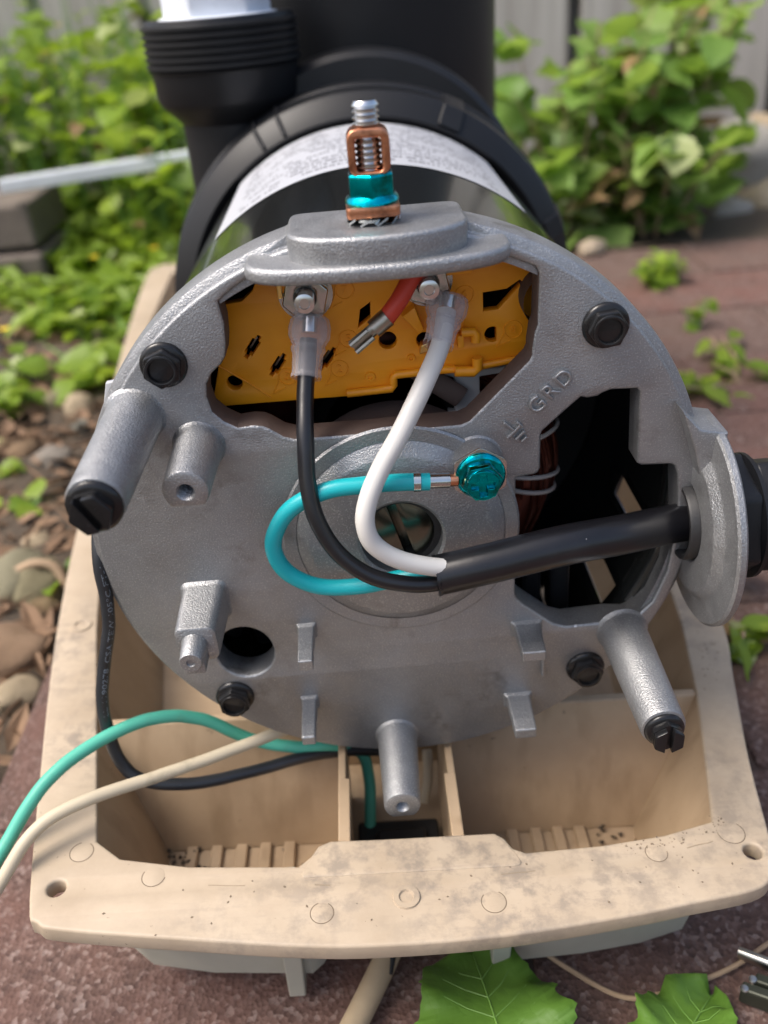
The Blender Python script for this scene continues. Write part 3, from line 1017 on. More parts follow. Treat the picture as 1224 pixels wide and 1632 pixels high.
# ---- shaft end with slot
b = MB()
mp = lambda a, c, t: (a + .6, t, c - .6)
for sg in (1, -1):
    b.prism([clip_half(circ(0, 0, 9.3, 48), -math.cos(R(15)) * sg, -math.sin(R(15)) * sg, 1.25)], mp, 2.5, 9, .35)
b.prism([circ(0, 0, 9.3, 48)], mp, 8, 30, 0)
b.build('shaft_end', 'shaft_steel', pump, 40)
b = MB()
b.lathe([(11.3, -1), (11.3, -8), (9.4, -8), (9.4, -1.2), (11.3, -1)], (.6, 0, -.6), (0, -1, 0), 48)
b.build('bearing_seal', 'black_rubber', pump, 40)

# ---- motor shell with vent slots
b = MB()
NA, ys = 120, [8, 20, 34, 52, 62, 98, 150, 197]
vs, fs = [], []
for y in ys:
    for i in range(NA):
        t = 2 * math.pi * i / NA
        vs.append((80 * math.cos(t), y, 80 * math.sin(t)))
for j in range(len(ys) - 1):
    for i in range(NA):
        deg = (i + .5) * 360 / NA
        if deg > 180:
            deg -= 360
        slot = (-50 < deg < -8 and (i % 6 in (0, 1))) or (-150 < deg < -128 and i % 8 == 0)
        if j in (1, 2) and slot:
            continue
        fs.append((j * NA + i, j * NA + (i + 1) % NA, (j + 1) * NA + (i + 1) % NA, (j + 1) * NA + i))
b.add(vs, fs)
shell = b.build('motor_shell', 'gloss_black_paint', pump, 40)
sm = shell.modifiers.new('thick', 'SOLIDIFY')
sm.thickness = .0016
sm.offset = -1
# sticker
b = MB()
vs, fs, uvs = [], [], []
n, m = 48, 4
for j in range(m + 1):
    for i in range(n + 1):
        t = R(131 - 82 * i / n)
        vs.append((80.2 * math.cos(t), 98 + 94 * j / m, 80.2 * math.sin(t)))
        uvs.append((i / n, j / m))
for j in range(m):
    for i in range(n):
        fs.append((j * (n + 1) + i, j * (n + 1) + i + 1, (j + 1) * (n + 1) + i + 1, (j + 1) * (n + 1) + i))
b.add(vs, fs)
st = b.build('rating_label', 'sticker', shell, 60, recalc=False)
uvl = st.data.uv_layers.new(name='UVMap')
for lp in st.data.loops:
    uvl.data[lp.index].uv = uvs[lp.vertex_index]
st.data.flip_normals()

# ---- inside of the motor
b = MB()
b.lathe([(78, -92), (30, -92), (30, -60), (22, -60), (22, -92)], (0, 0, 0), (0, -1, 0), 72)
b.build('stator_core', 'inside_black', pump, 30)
b = MB()
b.lathe([(30, -9), (30, -24), (27, -26), (12, -26)], (.6, 0, -.6), (0, -1, 0), 64)
b.lathe([(7.5, -9.4), (7.5, -30), (0, -30)], (43.5, 0, 59), (0, -1, 0), 28)
b.lathe([(7.5, -9.4), (7.5, -30), (0, -30)], (-52, 0, 54), (0, -1, 0), 28)
b.build('bearing_hub', 'inner_brown', pump, 40)
b = MB()
random.seed(5)
b.lathe([(42 + 10.6 * math.cos(R(a)), -44 + 12 * math.sin(R(a))) for a in range(0, 360, 30)], (0, 0, 0), (0, -1, 0), 60, ring=True)
for q in range(130):
    a = R(random.uniform(15, 330))
    s0 = random.uniform(-75, 55)
    ln = random.uniform(25, 60)
    pts = []
    for i in range(9):
        s_ = R(s0 + ln * i / 8)
        aa = a + .5 * (i / 8)
        rr_ = 42 + 11 * math.cos(aa)
        pts.append((rr_ * math.cos(s_), 44 - 12.4 * math.sin(aa), rr_ * math.sin(s_)))
    b.tube(pts, .5, 5, False)
b.build('winding', 'winding_copper', pump, 50)
for (s0, tw) in ((40, 2), (37, 3), (13, 4), (10, 2), (-8, 3), (-14, 2), (-45, 2)):
    b = MB()
    pts = []
    for i in range(25):
        a = 2 * math.pi * i / 24
        rr_ = 42 + 11.7 * math.cos(a)
        s_ = R(s0 + tw * math.sin(a))
        pts.append((rr_ * math.cos(s_), 44 - 13 * math.sin(a), rr_ * math.sin(s_)))
    b.tube(pts, .7, 6, False)
    b.build('lacing_string', 'string', pump, 50)
for (x, z0, z1, an) in ((-56, -52, -40, 15), (-47, -56, -44, -10)):
    b = MB()
    m = Matrix.Translation((x, 34, (z0 + z1) / 2)) @ Matrix.Rotation(R(an), 4, 'Y')
    b.box(-3, 3, -8, 8, (z0 - z1) / 2, (z1 - z0) / 2, m)
    b.build('fan_blade', 'black_plastic', pump, 0, 1.5)
b = MB()
b.box(-55.5, -52.5, 30, 52, -38, -28)
b.build('winding_tab', 'tan_inner', pump, 0, .6)
# plastic blades seen low in the opening
for (x, z0, z1) in ((41, -44, -28), (50, -50, -26)):
    b = MB()
    b.box(x - 3.2, x + 3.2, 20, 30, z0, z1)
    b.build('fan_blade', 'black_plastic', pump, 0, 1.5)

# ---- terminal board
bd = MB()
def pts(l):
    return l
bo = [(-42.6,63.1), (-43.2,50.4), (-48.2,35), (-34,35), (-20.9,34.9), (-11,34.8), (1.8,35.1), (2.4,39.1), (14.3,39.5), (24.6,38.9), (38.7,40.7), (41.1,46.4), (42, 60), (39, 70), (30, 74.5), (-28, 74.5), (-32.5,66.2), (-35.5,63.8)]
def slot_loop(px, pz, ang):
    s_ = [(-3.6, -.5), (-2.2, -.5), (-2.2, -1.15), (2.2, -1.15), (2.2, -.5), (3.6, -.5), (3.6, .5), (2.2, .5), (2.2, 1.15), (-2.2, 1.15), (-2.2, .5), (-3.6, .5)]
    c_, n_ = math.cos(ang), math.sin(ang)
    return [(px + a * c_ - e * n_, pz + a * n_ + e * c_) for a, e in s_]
hl = [slot_loop(*(-34.6,51.2), R(52)), slot_loop(*(-28.6,45.6), R(52)), slot_loop(*(-15.2,46.1), R(52)),
      circ(*(-40.9,41.6), 2.1, 20), circ(*(1.3,49.8), 2.4, 20), circ(*(11,49.1), 2.1, 20),
      [(26.9,60.5), (26.9,55.6), (30.8,55.8), (37.2,62.4), (36.5,63.1), (33.1,61)],
      [(x, z) for x, z in clip_half(circ(*(29.2,49), 2.1, 20), -1, 0, -((30.2,48.9)[0]))],
      [(-6.2,54.1), (-2.8,56.4), (-2.5,60.6), (-5.3,58.8)]]
bd.prism([bo] + hl, XZ, 17, 20.5, .4)
board = bd.build('terminal_board', 'orange_nylon', pump, 35)
# raised lips along the lower edge and round the pocket
def lip(path, r, name='lip'):
    b = MB()
    b.tube(path, r, 10, True)
    return b.build(name, 'orange_nylon', board, 50)
lip([(-10.9,16.2,36.1), (-2.8,16.2,36.3), (1.3,16.2,36.4), (1.9,16.2,37.3), (2,16.2,39.5), (2.9,16.2,40.3), (14.2,16.2,40.6), (18.8,16.2,40.5)], 1.15)
lip([(18.6,14.5,40.5), (23.6,14.5,40), (24.7,14.5,41), (24.6,14.5,43.9)], 1.5)
lip([(20.6,14.5,51.2), (23.9,14.5,51.1), (24.4,14.5,50.2), (24.3,14.5,48.3)], 1.3)
lip([(25.6,16.2,40.8), (38.3,16.2,42.1)], 1.0)
b = MB()
b.prism([rrect(13, 24, 66.5, 71, .6)], XZ, 14.5, 17.2, .4)
b.build('raised_block', 'orange_nylon', board, 35)
b = MB()
b.prism([rrect(26, 35, 69, 73, .6)], XZ, 15.5, 17.2, .4)
b.build('raised_block', 'orange_nylon', board, 35)
b = MB()
b.prism([[((5.3,57.5)), ((8.7,59.7)), ((10.8,53.6)), ((9.6,52.4))]], XZ, 12.5, 17.2, .4)
b.build('raised_block', 'orange_nylon', board, 35)
b = MB()
b.prism([rrect(-26, -22.6, 66, 73, .5)], XZ, 13, 17.2, .4)
b.build('raised_block', 'orange_nylon', board, 35)
b = MB()
b.prism([rrect(19.5, 21.2, 47.2, 50.6, .4)], XZ, 13.5, 17.2, .3)
b.build('raised_block', 'orange_nylon', board, 35)
# moulded marks: circled digit with two arrow lines
for px_, pz_, dg in ((*(-12.3,43), '2'), (*(-26.5,42.1), '3'), (*(-8.9,64.4), '7'), (*(-9.1,51.2), '5'), (*(22,60.4), '6'), (*(34.7,49.9), '8')):
    b = MB()
    b.lathe([(2.6, -.05), (2.5, .28), (2.25, .28), (2.15, -.05)], (px_, 17, pz_), (0, -1, 0), 28)
    vs, fs = text_geo(dg, 3.4, .5, 3)
    b.add([(px_ + v[0], 16.9 - v[2], pz_ + v[1]) for v in vs], fs)
    for (x0, z0, x1, z1) in ((-2.4, -.8, -4.4, -4.6), (-4.4, -4.6, -.9, -3.1)):
        b.tube([(px_ + x0, 16.95, pz_ + z0), (px_ + x1, 16.95, pz_ + z1)], .2, 6)
    b.build('moulded_mark', 'orange_nylon', board, 40)
lip([(-44.4,16.9,46.9), (-37.3,16.9,41.4), (-31.7,16.9,36.4)], .22, 'mould_line')
for (u_, v_) in ((-34.8,50.5), (-28.8,44.8), (-15.3,45.4)):
    b = MB()
    m = Matrix.Translation((u_, 23.5, v_)) @ Matrix.Rotation(-R(52), 4, 'Y')
    b.box(-2.0, 2.0, -.9, 2.5, -.35, .35, m)
    b.build('spade_contact', 'dull_tin', board, 0, .15)
for (u_, v_, rr2) in ((*(19.3,53), 2.3), (*(-4.2,40.1), 1.5), (*(-23.3,51.6), 1.2), (*(7.2,44.5), 1.2)):
    b = MB()
    b.lathe([(rr2, -.1), (rr2 - .2, .7), (rr2 * .5, .7), (rr2 * .4, .2), (0, .2)], (u_, 17, v_), (0, -1, 0), 24)
    b.build('moulded_boss', 'orange_nylon', board, 40)
# brass slivers
b = MB()
b.box(-25.6, -24.4, 11.5, 17, 65.2, 71)
b.prism([[(9.8,49.1), (11.8,49.9), (11.7,47.3), (9.3,46.6)]], XZ, 13, 16.9, .3)
b.build('brass_tab', 'brass', board, 0, .2)

# ---- studs and nuts
def stud(px_, pz_, nr, rt):
    b = MB()
    b.lathe([(0, 0), (nr * 1.12, 0), (nr * 1.12, .9), (0, .9)], (px_, 16.8, pz_), (0, -1, 0), 32)
    o = b.build('washer', 'zinc_steel', pump, 40)
    b = MB()
    hxm = lambda a, c, t: (px_ + a, 16 - t, pz_ + c)
    b.prism([roundpoly(circ(0, 0, nr, 6, rt), .7, 3), circ(0, 0, 2.6, 24)], hxm, 0, 3.6, .5, 2)
    b.build('nut', 'zinc_steel', o, 40)
    b = MB()
    b.lathe(thread_prof(2.5, 0, 8.6, .7, .3) + [(2.0, 9.0), (1.4, 9.1), (1.2, 8.8), (0, 8.8)], (px_, 16.5, pz_), (0, -1, 0), 28)
    b.build('stud', 'thread_steel', o, 40)
stud(*(-18.9,64.6), 6.3, .25)
stud(*(12.3,65.4), 6.0, .7)

# ---- grey switch bracket and brown arm behind the board
b = MB()
b.prism([[(14.9,36.2), (36.8,36.8), (36.8,35.3), (26.4,34.3), (26.4,23.5), (23.6,19.7), (19.5,19.9), (17.3,22.9), (17.3,24.1), (19.3,23.7), (19.3,34.6)]], XZ, 24, 28, .4)
b.build('switch_bracket', 'grey_nylon', pump, 30)
b = MB()
b.tube([(8.1,22,39.7), (14.8,22,34), (20.8,22,29.3)], 3.2, 10, True, .4)
b.build('switch_arm', 'inner_brown', pump, 40)

# ---- earth screw with ring terminal (the terminal belongs to the cord)
hex_bolt('earth_screw', pump, 22, 20.8, -8.3, 6.5, 5.3, 6.0, 'lug_teal', cross=True, rot=.15)

# ---- earth lug on the hood
LX, LY, LZ = -.2, .6, 84.9
b = MB()
for i in range(10):
    a = 2 * math.pi * i / 10
    m = Matrix.Translation((LX, LY, LZ + .9)) @ Matrix.Rotation(a, 4, 'Z') @ Matrix.Translation((4.9, 0, 0)) @ Matrix.Rotation(R(28), 4, 'X')
    b.box(-1.3, 1.2, -1.5, 1.5, -.22, .22, m)
b.lathe([(3, .5), (4.4, .5), (4.4, 1.2), (3, 1.2)], (LX, LY, LZ), (0, 0, 1), 28, ring=True)
lug = b.build('lock_washer', 'zinc_steel', pump, 0)
b = MB()
b.prism([rrect(LX - 6.1, LX + 6.1, LY - 5.6, LY + 4.8, 1.2)], XY, LZ + 1.8, LZ + 4.4, .5)
b.build('copper_foot', 'copper', pump, 35)
b = MB()
b.lathe([(0, 4.4), (6.0, 4.4), (6.2, 4.8), (6.0, 5.6), (5.3, 6.2), (0, 6.2)], (LX, LY, LZ), (0, 0, 1), 36)
b.prism([roundpoly(circ(LX, LY, 5.7, 6, R(90)), .5, 3)], XY, LZ + 5.4, LZ + 11, .6, 2)
b.build('flange_nut', 'lug_teal', pump, 40)
b = MB()
arch = roundpoly([(LX - 4.7, LZ + 10.6), (LX + 4.7, LZ + 10.6), (LX + 4.7, LZ + 20.4), (LX - 4.7, LZ + 20.4)], 2.6, 6)
win = roundpoly([(LX - 2.9, LZ + 11.4), (LX + 2.9, LZ + 11.4), (LX + 2.9, LZ + 18.4), (LX - 2.9, LZ + 18.4)], 1.0, 4)
b.prism([arch, win], XZ, LY - 3.9, LY + 3.9, .5, 2)
b.build('copper_lug', 'copper', pump, 35)
b = MB()
b.lathe(thread_prof(3.0, 9, 25.2, 1.25, .65) + [(2.4, 25.6), (0, 25.8)], (LX, LY, LZ), (0, 0, 1), 32)
b.build('clamp_screw', 'thread_steel', pump, 45)

# ---- cable gland
b = MB()
b.lathe([(11.2, 85), (11.2, 78.8), (10.8, 78.2), (9.8, 78.2), (9.5, 78.8), (9.5, 88)], (0, .5, -4), (1, 0, 0), 48)
b.build('gland_collar', 'black_rubber', pump, 40)
b = MB()
b.lathe([(8, 86.1), (18.6, 86.1), (19.2, 86.6), (19.2, 88), (18.6, 88.6), (8, 88.6)], (0, .5, -4), (1, 0, 0), 48)
g = b.build('gland_washer', 'black_rubber', pump, 40)
b = MB()
b.prism([roundpoly(circ(.5, -4, 18.2, 6, .25), 1.6, 4)], lambda a, c, t: (t, a, c), 88.4, 95.6, .8, 2)
b.build('gland_nut', 'black_plastic', pump, 40)
b = MB()
b.prism([roundpoly(circ(.5, -4, 17.2, 6, .6), 1.6, 4)], lambda a, c, t: (t, a, c), 97.4, 112, .9, 2)
b.lathe([(15.4, 95), (17.6, 95.9), (17.6, 97.0), (15.4, 97.8)], (0, .5, -4), (1, 0, 0), 40)
b.lathe([(15, 112), (13, 121), (9, 125), (6, 125)], (0, .5, -4), (1, 0, 0), 40)
b.build('gland_cap', 'black_plastic', pump, 40)
for i in range(18):
    a = 2 * math.pi * i / 18
    b = MB()
    m = Matrix.Translation((0, .5, -4)) @ Matrix.Rotation(a, 4, 'X')
    b.box(111, 120, -1.0, 1.0, 12.6, 15.4, m)
    b.build('gland_rib', 'black_plastic', g, 0, .4)
# small sticker tab at the left of the rim
b = MB()
b.prism([[(-74.5, 45.5), (-71, 46), (-74, 33.5), (-78.2, 34)]], XZ, 14.5, 17, .5)
b.build('shell_tab', 'grey_nylon', pump, 30)

# ---- wet end: clamp ring, volute, discharge, strainer body
b = MB()
b.lathe([(80.6, -194), (82.2, -192.6), (83, -192.4), (90.6, -197.4), (91.8, -199), (92.4, -206.5), (92, -207.4), (88.6, -207.8), (88.6, -211.4), (92.4, -211.8), (93.4, -213), (93.4, -226), (91, -230), (80, -230)], (0, 0, 0), (0, -1, 0), 120)
ring = b.build('clamp_ring', 'black_plastic', pump, 30)
for a in (64, 119, 112, 200, 20, -40):
    b = MB()
    wdt = 1.0 if a in (119, 112) else 5.0
    m = Matrix.Rotation(-R(a), 4, 'Y')
    b.loft([[tuple(m @ Vector(p)) for p in q] for q in
            ([(84, 191.6, -wdt), (84, 191.6, wdt), (92, 197, wdt), (92, 197, -wdt)], [(84, 212, -wdt), (84, 212, wdt), (94.6, 213, wdt), (94.6, 213, -wdt)])])
    b.build('ring_lug', 'black_plastic', ring, 0, .8)
b = MB()
b.lathe([(70, -228), (86, -229), (88, -232), (88, -262), (84, -290), (60, -300), (0, -300)], (0, 0, 2), (0, -1, 0), 96)
b.lathe([(60, -229), (72, -230), (74.5, -233), (75, -252), (72, -258), (40, -262)], (2, 0, 30), (0, -1, 0), 96)
b.build('volute', 'black_plastic', pump, 30)
b = MB()
DX, DY = -57, 236
prof = [(0, -40), (24, -40), (22.5, 40), (22.5, 81), (30, 88.5), (31.6, 91), (32.2, 101), (32.6, 102.6), (33.6, 103.2)]
hh_ = 103.6
while hh_ < 121:
    prof += [(32.6, hh_), (33.8, hh_ + .7), (33.8, hh_ + 1.9), (32.6, hh_ + 2.5)]
    hh_ += 2.9
prof += [(32.4, 121.6), (32, 122.4), (27.4, 122.4), (27, 121), (26.6, 100), (0, 100)]
b.lathe(prof, (DX, DY, 0), (0, 0, 1), 72)
b.build('discharge_port', 'black_plastic', pump, 30)
b = MB()
b.lathe([(0, -140), (70, -140), (71, 100), (72.5, 190), (76, 192), (76, 215), (0, 218)], (6, 335, 0), (0, 0, 1), 96)
b.lathe([(60, -295), (60, -340)], (0, 0, 0), (0, -1, 0), 48)
b.build('strainer_body', 'black_plastic', pump, 30)
b = MB()
b.box(-60, 60, 250, 400, -133, -90)
b.build('pump_foot', 'black_plastic', pump, 0, 4)

# white fitting standing in the discharge port
fit = empty('pipe_fitting', (DX, DY, 122.4), 'white plastic plug in the threaded discharge port', 'pipe fitting')
b = MB()
b.prism([roundpoly(circ(DX, DY, 23.5, 6, R(-112)), 1.2, 3)], XY, 122.6, 165, .8, 2)
b.build('hex_body', 'white_plastic', fit, 35)
b = MB()
b.lathe([(25.8, 95), (25.8, 122.5), (24.4, 122.9), (0, 122.9)], (DX, DY, 0), (0, 0, 1), 48)
b.build('spigot', 'white_plastic', fit, 35)

# ================================================================== POWER CORD
cord = empty('power_cord', (43.9,-11,-1.2), 'thick black power cord through the gland with black, white and teal conductors', 'power cord')
jp = [(9.2,-14,-5.5), (23.2,-14,-3.1), (43.8,-11.5,-1), (60.2,-7,-2.2), (80, .4, -4.6), (100, .5, -4), (135, .5, -6), (200, -10, -60), (290, -40, -132), (420, -90, -136)]
path = spl(jp, 10)
b = MB()
rj = [5.5] * len(path)
b.tube(path, rj, 24, True)
b.build('jacket', 'cable_jacket', cord, 40)
b = MB()
e0, e1 = Vector(jp[0]), Vector(jp[1])
dr = (e0 - e1).normalized()
b.lathe([(5.3, -.8), (5.62, -.6), (5.62, .15), (5.1, .3), (2, .1), (0, .1)], e0, dr, 24)
vv = []
for v in b.v:
    q = Vector(v)
    d_ = (q - e0)
    ax_ = d_.dot(dr)
    if ax_ > -.7 and (d_ - dr * ax_).length > 4.5:
        q += dr * (.9 * noise.noise(q * .55) + .5 * noise.noise(q * 1.7)) + (d_ - dr * ax_).normalized() * .35 * noise.noise(q * .9 + Vector((9, 0, 0)))
    vv.append(tuple(q))
b.v = vv
b.build('cut_end', 'cable_jacket', cord, 40)
bw = [(-19,9,55), (-20.1,5,48.2), (-21.1,0,41.8), (-21.9,-6,34.2), (-22.3,-10,23.7), (-20.9,-13,14.1), (-16.3,-15,4.6), (-8.7,-16,-2.5), (1.1,-16,-6.1), (9.5,-15,-7.1), (16.4,-14,-5.2)]
b = MB()
b.tube([q + .2 * noise.noise_vector(q * .07) for q in spl(bw, 8)], 2.25, 16)
b.build('black_conductor', 'wire_black', cord, 40)
ww = [(16.6,10,59), (14.2,4,52.6), (9,-4,45.5), (2.6,-10,36.4), (-3.7,-14,27.7), (-7.5,-17,20.7), (-8.6,-18.5,14.7), (-6.6,-18.5,8.5), (-0.1,-17.5,2.7), (9.7,-15.5,-1.9), (17.3,-14,-2.5)]
b = MB()
b.tube([q + .2 * noise.noise_vector(q * .07) for q in spl(ww, 8)], 2.5, 16)
b.build('white_conductor', 'wire_white', cord, 40)
tw = [(8.7,-8.8,20.5), (1.5,-9,21), (-8.2,-9,21.2), (-18,-9,20.5), (-27.5,-9,16), (-32.7,-9,8.9), (-33.7,-9,2.3), (-30.7,-9,-4.4), (-22.5,-9,-9.5), (-11.7,-9.5,-10), (-0.4,-11,-7.4), (9.8,-12.5,-5.2), (16.5,-13,-4.5)]
b = MB()
b.tube([q + .2 * noise.noise_vector(q * .07) for q in spl(tw, 8)], 2.3, 16)
b.build('teal_conductor', 'wire_teal', cord, 40)
# ring terminal of the teal conductor
b = MB()
b.prism([roundpoly(circ(22, 20.8, 7.9, 6, .5), 1.0, 3), circ(22, 20.8, 2.4, 20)], XZ, -8.3, -7.4, .2)
t0, t1 = Vector((15.7,-8.6,20.1)), Vector((8.5,-8.8,20.6))
b.tube([t0, t0 * .7 + t1 * .3], 1.5, 12)
b.tube([t0 * .75 + t1 * .25, t1], 2.0, 16, True)
rt = b.build('ring_terminal', 'zinc_steel', cord, 40)
b = MB()
b.tube([t0 * 1.05 - t1 * .05, t0 * .78 + t1 * .22], 1.62, 12)
b.build('copper_strands', 'copper', rt, 40)
b = MB()
c0, c1 = Vector((6.4,-8.9,20.7)), Vector((4.6,-8.9,20.8))
b.tube([c0, c1], 2.62, 20)
b.build('crimp_band', 'zinc_steel', rt, 40)
# clear boots on the line terminals
def boot(p, name='clear_boot'):
    P = [Vector(q) for q in p]
    L = len(P)
    b = MB()
    pa = spl(P, 16)
    prof = [(0, 3.8), (.08, 5.0), (.25, 5.5), (.42, 5.4), (.55, 4.4), (.57, 4.0), (.60, 4.5), (.64, 4.5), (.70, 4.0), (.94, 3.75), (.96, 4.0), (1, 3.9)]
    rs = []
    for i in range(len(pa)):
        t = i / (len(pa) - 1)
        for a, c in zip(prof, prof[1:]):
            if a[0] <= t <= c[0]:
                rs.append(a[1] + (c[1] - a[1]) * (t - a[0]) / (c[0] - a[0]))
                break
    b.tube(pa, rs, 20, False)
    rs2 = [max(r_ - .9, 2.4) for r_ in rs]
    b.tube(pa, rs2, 20, False)
    o = b.build(name, 'vinyl_clear', cord, 60)
    b = MB()
    b.tube([P[0] * .9 + P[1] * .1, P[1]], 2.1, 12)
    b.build('terminal_barrel', 'zinc_steel', o, 40)
boot([(-18.2,13,59.8), (-18.7,11,56), (-19.5,8,51.8), (-20.5,4,46.4)])
boot([(17.7,13,62.4), (16.8,11.5,59.3), (15.3,8,55.7), (13.5,4,52)])

# red lead with its empty receptacle
lead = empty('red_lead', (3.6,8,61.6), 'short red lead with an empty metal receptacle in front of the orange board', 'wire lead')
b = MB()
b.tube(spl([(11,12,70.1), (8,10,67.8), (4.5,8,63.2), (0.5,7,58.7)], 8), 2.35, 14)
b.build('insulation', 'wire_red', lead, 40)
b = MB()
q0, q1 = Vector((1.5,7,59.7)), Vector((-7.8,6,53))
b.tube([q0, q0 * .6 + q1 * .4], 2.5, 14)
b.tube([q0 * .62 + q1 * .38, q1], [1.7, 1.9], 12, True, .6)
b.build('receptacle', 'dull_tin', lead, 40)
b = MB()
d_ = (q1 - q0).normalized()
up = Vector((d_.z, 0, -d_.x))
for s_ in (1.2, -1.2):
    b.tube([q0 * .5 + q1 * .5 + up * s_ + Vector((0, -1.4, 0)), q1 + up * s_ + Vector((0, -1.4, 0))], .75, 8)
b.build('curled_edge', 'dull_tin', lead, 40)

# ================================================================== OLD HOUSE WIRES
def wob(p, a=.22):
    return [q + a * noise.noise_vector(q * .06) + a * .5 * noise.noise_vector(q * .17) for q in p]
def wire(name, label, mat, pts_, r, n=8):
    p = wob(spl(pts_, n))
    b = MB()
    b.tube(p, r, 14)
    o = b.build(name, mat, None, 40)
    tag(o, label, 'wire')
    return o, p
wire('green_wire', 'faded green wire arching over the tray rim under the plate', 'old_wire_green',
     [(-420, -60, -139), (-300, -110, -139), (-215, -100, -136), (-137.9,-62,-89.6), (-127.2,-45,-79.9), (-120.9,-32,-74.4), (-110.6,-20,-64.1), (-97.8,-8,-61.1), (-82.5,2,-62.4), (-68.7,8,-69.7), (-54.4,10,-82.4), (-40.3,10,-87.6), (-27.9,12,-90.5), (-18.9,16,-99.2), (-17,14,-109.7), (-17.5,8,-118.9), (-18,4,-123.8)], 2.05)
wire('cream_wire', 'dirty cream wire running from the tray rim up under the plate', 'old_wire_cream',
     [(-440, -110, -139), (-290, -140, -139), (-200, -110, -137), (-149.2,-60,-115.6), (-131,-50,-92), (-119.3,-42,-76.7), (-110.3,-32,-69), (-97.5,-24,-67.9), (-79.6,-14,-71.2), (-62,-4,-74.3), (-45,6,-76.7), (-29.2,18,-82.2)], 1.95)
_, bp = wire('black_wire', 'old black wire with pale print hanging down beside the plate into the tray', 'old_wire_black',
     [(-80.6,12,19.2), (-84.1,8,5.5), (-85.4,4,-4.5), (-85.8,3,-14.8), (-87.5,3,-26.1), (-91.6,2,-39.2), (-94.4,0,-49.7), (-95.1,-2,-62.1), (-92.4,-5,-73.8), (-84.7,-7,-80.7), (-70,-4,-85.8), (-52.6,2,-88.6), (-34.3,9,-91.1), (-17.7,15,-96.8), (-2.6,20,-105.3)], 2.0)
# print along the black wire
tv, tf = text_geo('LL 1190278  CSA TEW 105' + chr(176) + 'C FT-1', 2.2, .05, 2)
seg0 = [i for i, p in enumerate(bp)]
S_ = [0.0]
for i in range(1, len(bp)):
    S_.append(S_[-1] + (bp[i] - bp[i - 1]).length)
def at_s(s_):
    s_ = min(max(s_, .01), S_[-1] - .01)
    for i in range(1, len(S_)):
        if S_[i] >= s_:
            t = (s_ - S_[i - 1]) / (S_[i] - S_[i - 1])
            return bp[i - 1].lerp(bp[i], t), (bp[i] - bp[i - 1]).normalized()
xs = [v[0] for v in tv]
x0, x1 = min(xs), max(xs)
# the print reads upwards, from low on the wire to high
s_hi = S_[2 * 8]
s_lo = S_[6 * 8 + 4]
out = []
for v in tv:
    s_ = s_lo + (s_hi - s_lo) * (v[0] - x0) / (x1 - x0)
    p, T = at_s(s_)
    ref = Vector((.62, -.72, .42))
    n0 = (ref - T * ref.dot(T)).normalized()
    bi = T.cross(n0)
    a = v[1] / 2.05
    out.append(p + n0 * (2.04 * math.cos(a)) + bi * (2.04 * math.sin(a)))
b = MB()
b.add(out, tf)
prt = b.build('wire_print', 'wire_print', bpy.data.objects['black_wire'], 0)

# pale scrap of wire standing in the centre bay
o, _ = wire('pale_wire', 'short pale wire end standing in the centre bay behind the lower post', 'old_wire_cream', [(4.4,26,-110.7), (4,20,-118.8), (1.8,14,-124.9)], 1.8)

# ================================================================== THINGS ON THE PAVING
# tan root-like conduit running out from under the tray, with a black cable-tie tail on it
b = MB()
cp = spl([(-9.4,-26.6,-134), (-16.4,-40,-136), (-25.7,-57,-137), (-37.5,-78.6,-137)], 10)
b.tube(cp, 4.0, 16)
tag(b.build('cable_stub', 'tan_cable', None, 40), 'dirty tan cable on the paving coming out from under the tray', 'cable')
b = MB()
b.tube([(-11.1,-33.2,-129), (-12.5,-40.3,-129.5), (-13.7,-45.9,-131)], [1.9, 1.6, .9], 10, True, .6)
tag(b.build('cable_tie_tail', 'black_rubber', None, 40), 'black pointed cable tie tail lying on the tan cable', 'cable tie')
# thin dry stem on the paving
b = MB()
b.tube(spl([(31.3,-35.7,-136), (40.7,-43.9,-138), (55.8,-54.4,-139), (69.2,-54.4,-139), (90.5,-48.8,-139), (107.5,-40.8,-139)], 8), .8, 8)
tag(b.build('fallen_twig', 'dry_stem', None, 40), 'thin dry twig lying on the red paving by the broad leaves', 'twig')
# pliers-like tool at the lower right edge
tool = empty('hand_tool', (102,-47.5,-141), 'metal hand tool with bright bar and dark jaw lying on the paving', 'hand tool')
b = MB()
b.tube([(95.1,-44.8,-137), (104.5,-51.5,-136), (117.4,-60.6,-135)], [2.2, 2.6, 3], 14, True, .7)
b.build('bar', 'tool_steel', tool, 40)
b = MB()
P0, P1 = Vector((91.3,-56.5,-138)), Vector((104.6,-65,-137))
dd = (P1 - P0).normalized()
nn = Vector((-dd.y, dd.x, 0))
for s_ in (0, 1):
    o_ = nn * (4.4 * s_) + dd * (3.0 * s_)
    b.loft([[P0 + o_ + nn * -1.7 + Vector((0, 0, -3)), P0 + o_ + nn * 1.7 + Vector((0, 0, -3)), P0 + o_ + nn * 1.7 + Vector((0, 0, 3.5)), P0 + o_ + nn * -1.7 + Vector((0, 0, 3.5))],
            [P1 + o_ + nn * -1.7 + Vector((0, 0, -3)), P1 + o_ + nn * 1.7 + Vector((0, 0, -3)), P1 + o_ + nn * 1.7 + Vector((0, 0, 4.5)), P1 + o_ + nn * -1.7 + Vector((0, 0, 4.5))]])
b.build('jaw', 'tool_dark', tool, 0, .7)
for s_ in (.06, .16):
    b = MB()
    c_ = P0.lerp(P1, s_) + Vector((0, 0, 3.6)) - nn * (1.0 - 40 * (s_ - .06))
    b.lathe([(0, .6), (1.1, .4), (1.3, 0)], c_, (0, 0, 1), 16)
    b.build('rivet', 'tool_steel', tool, 40)

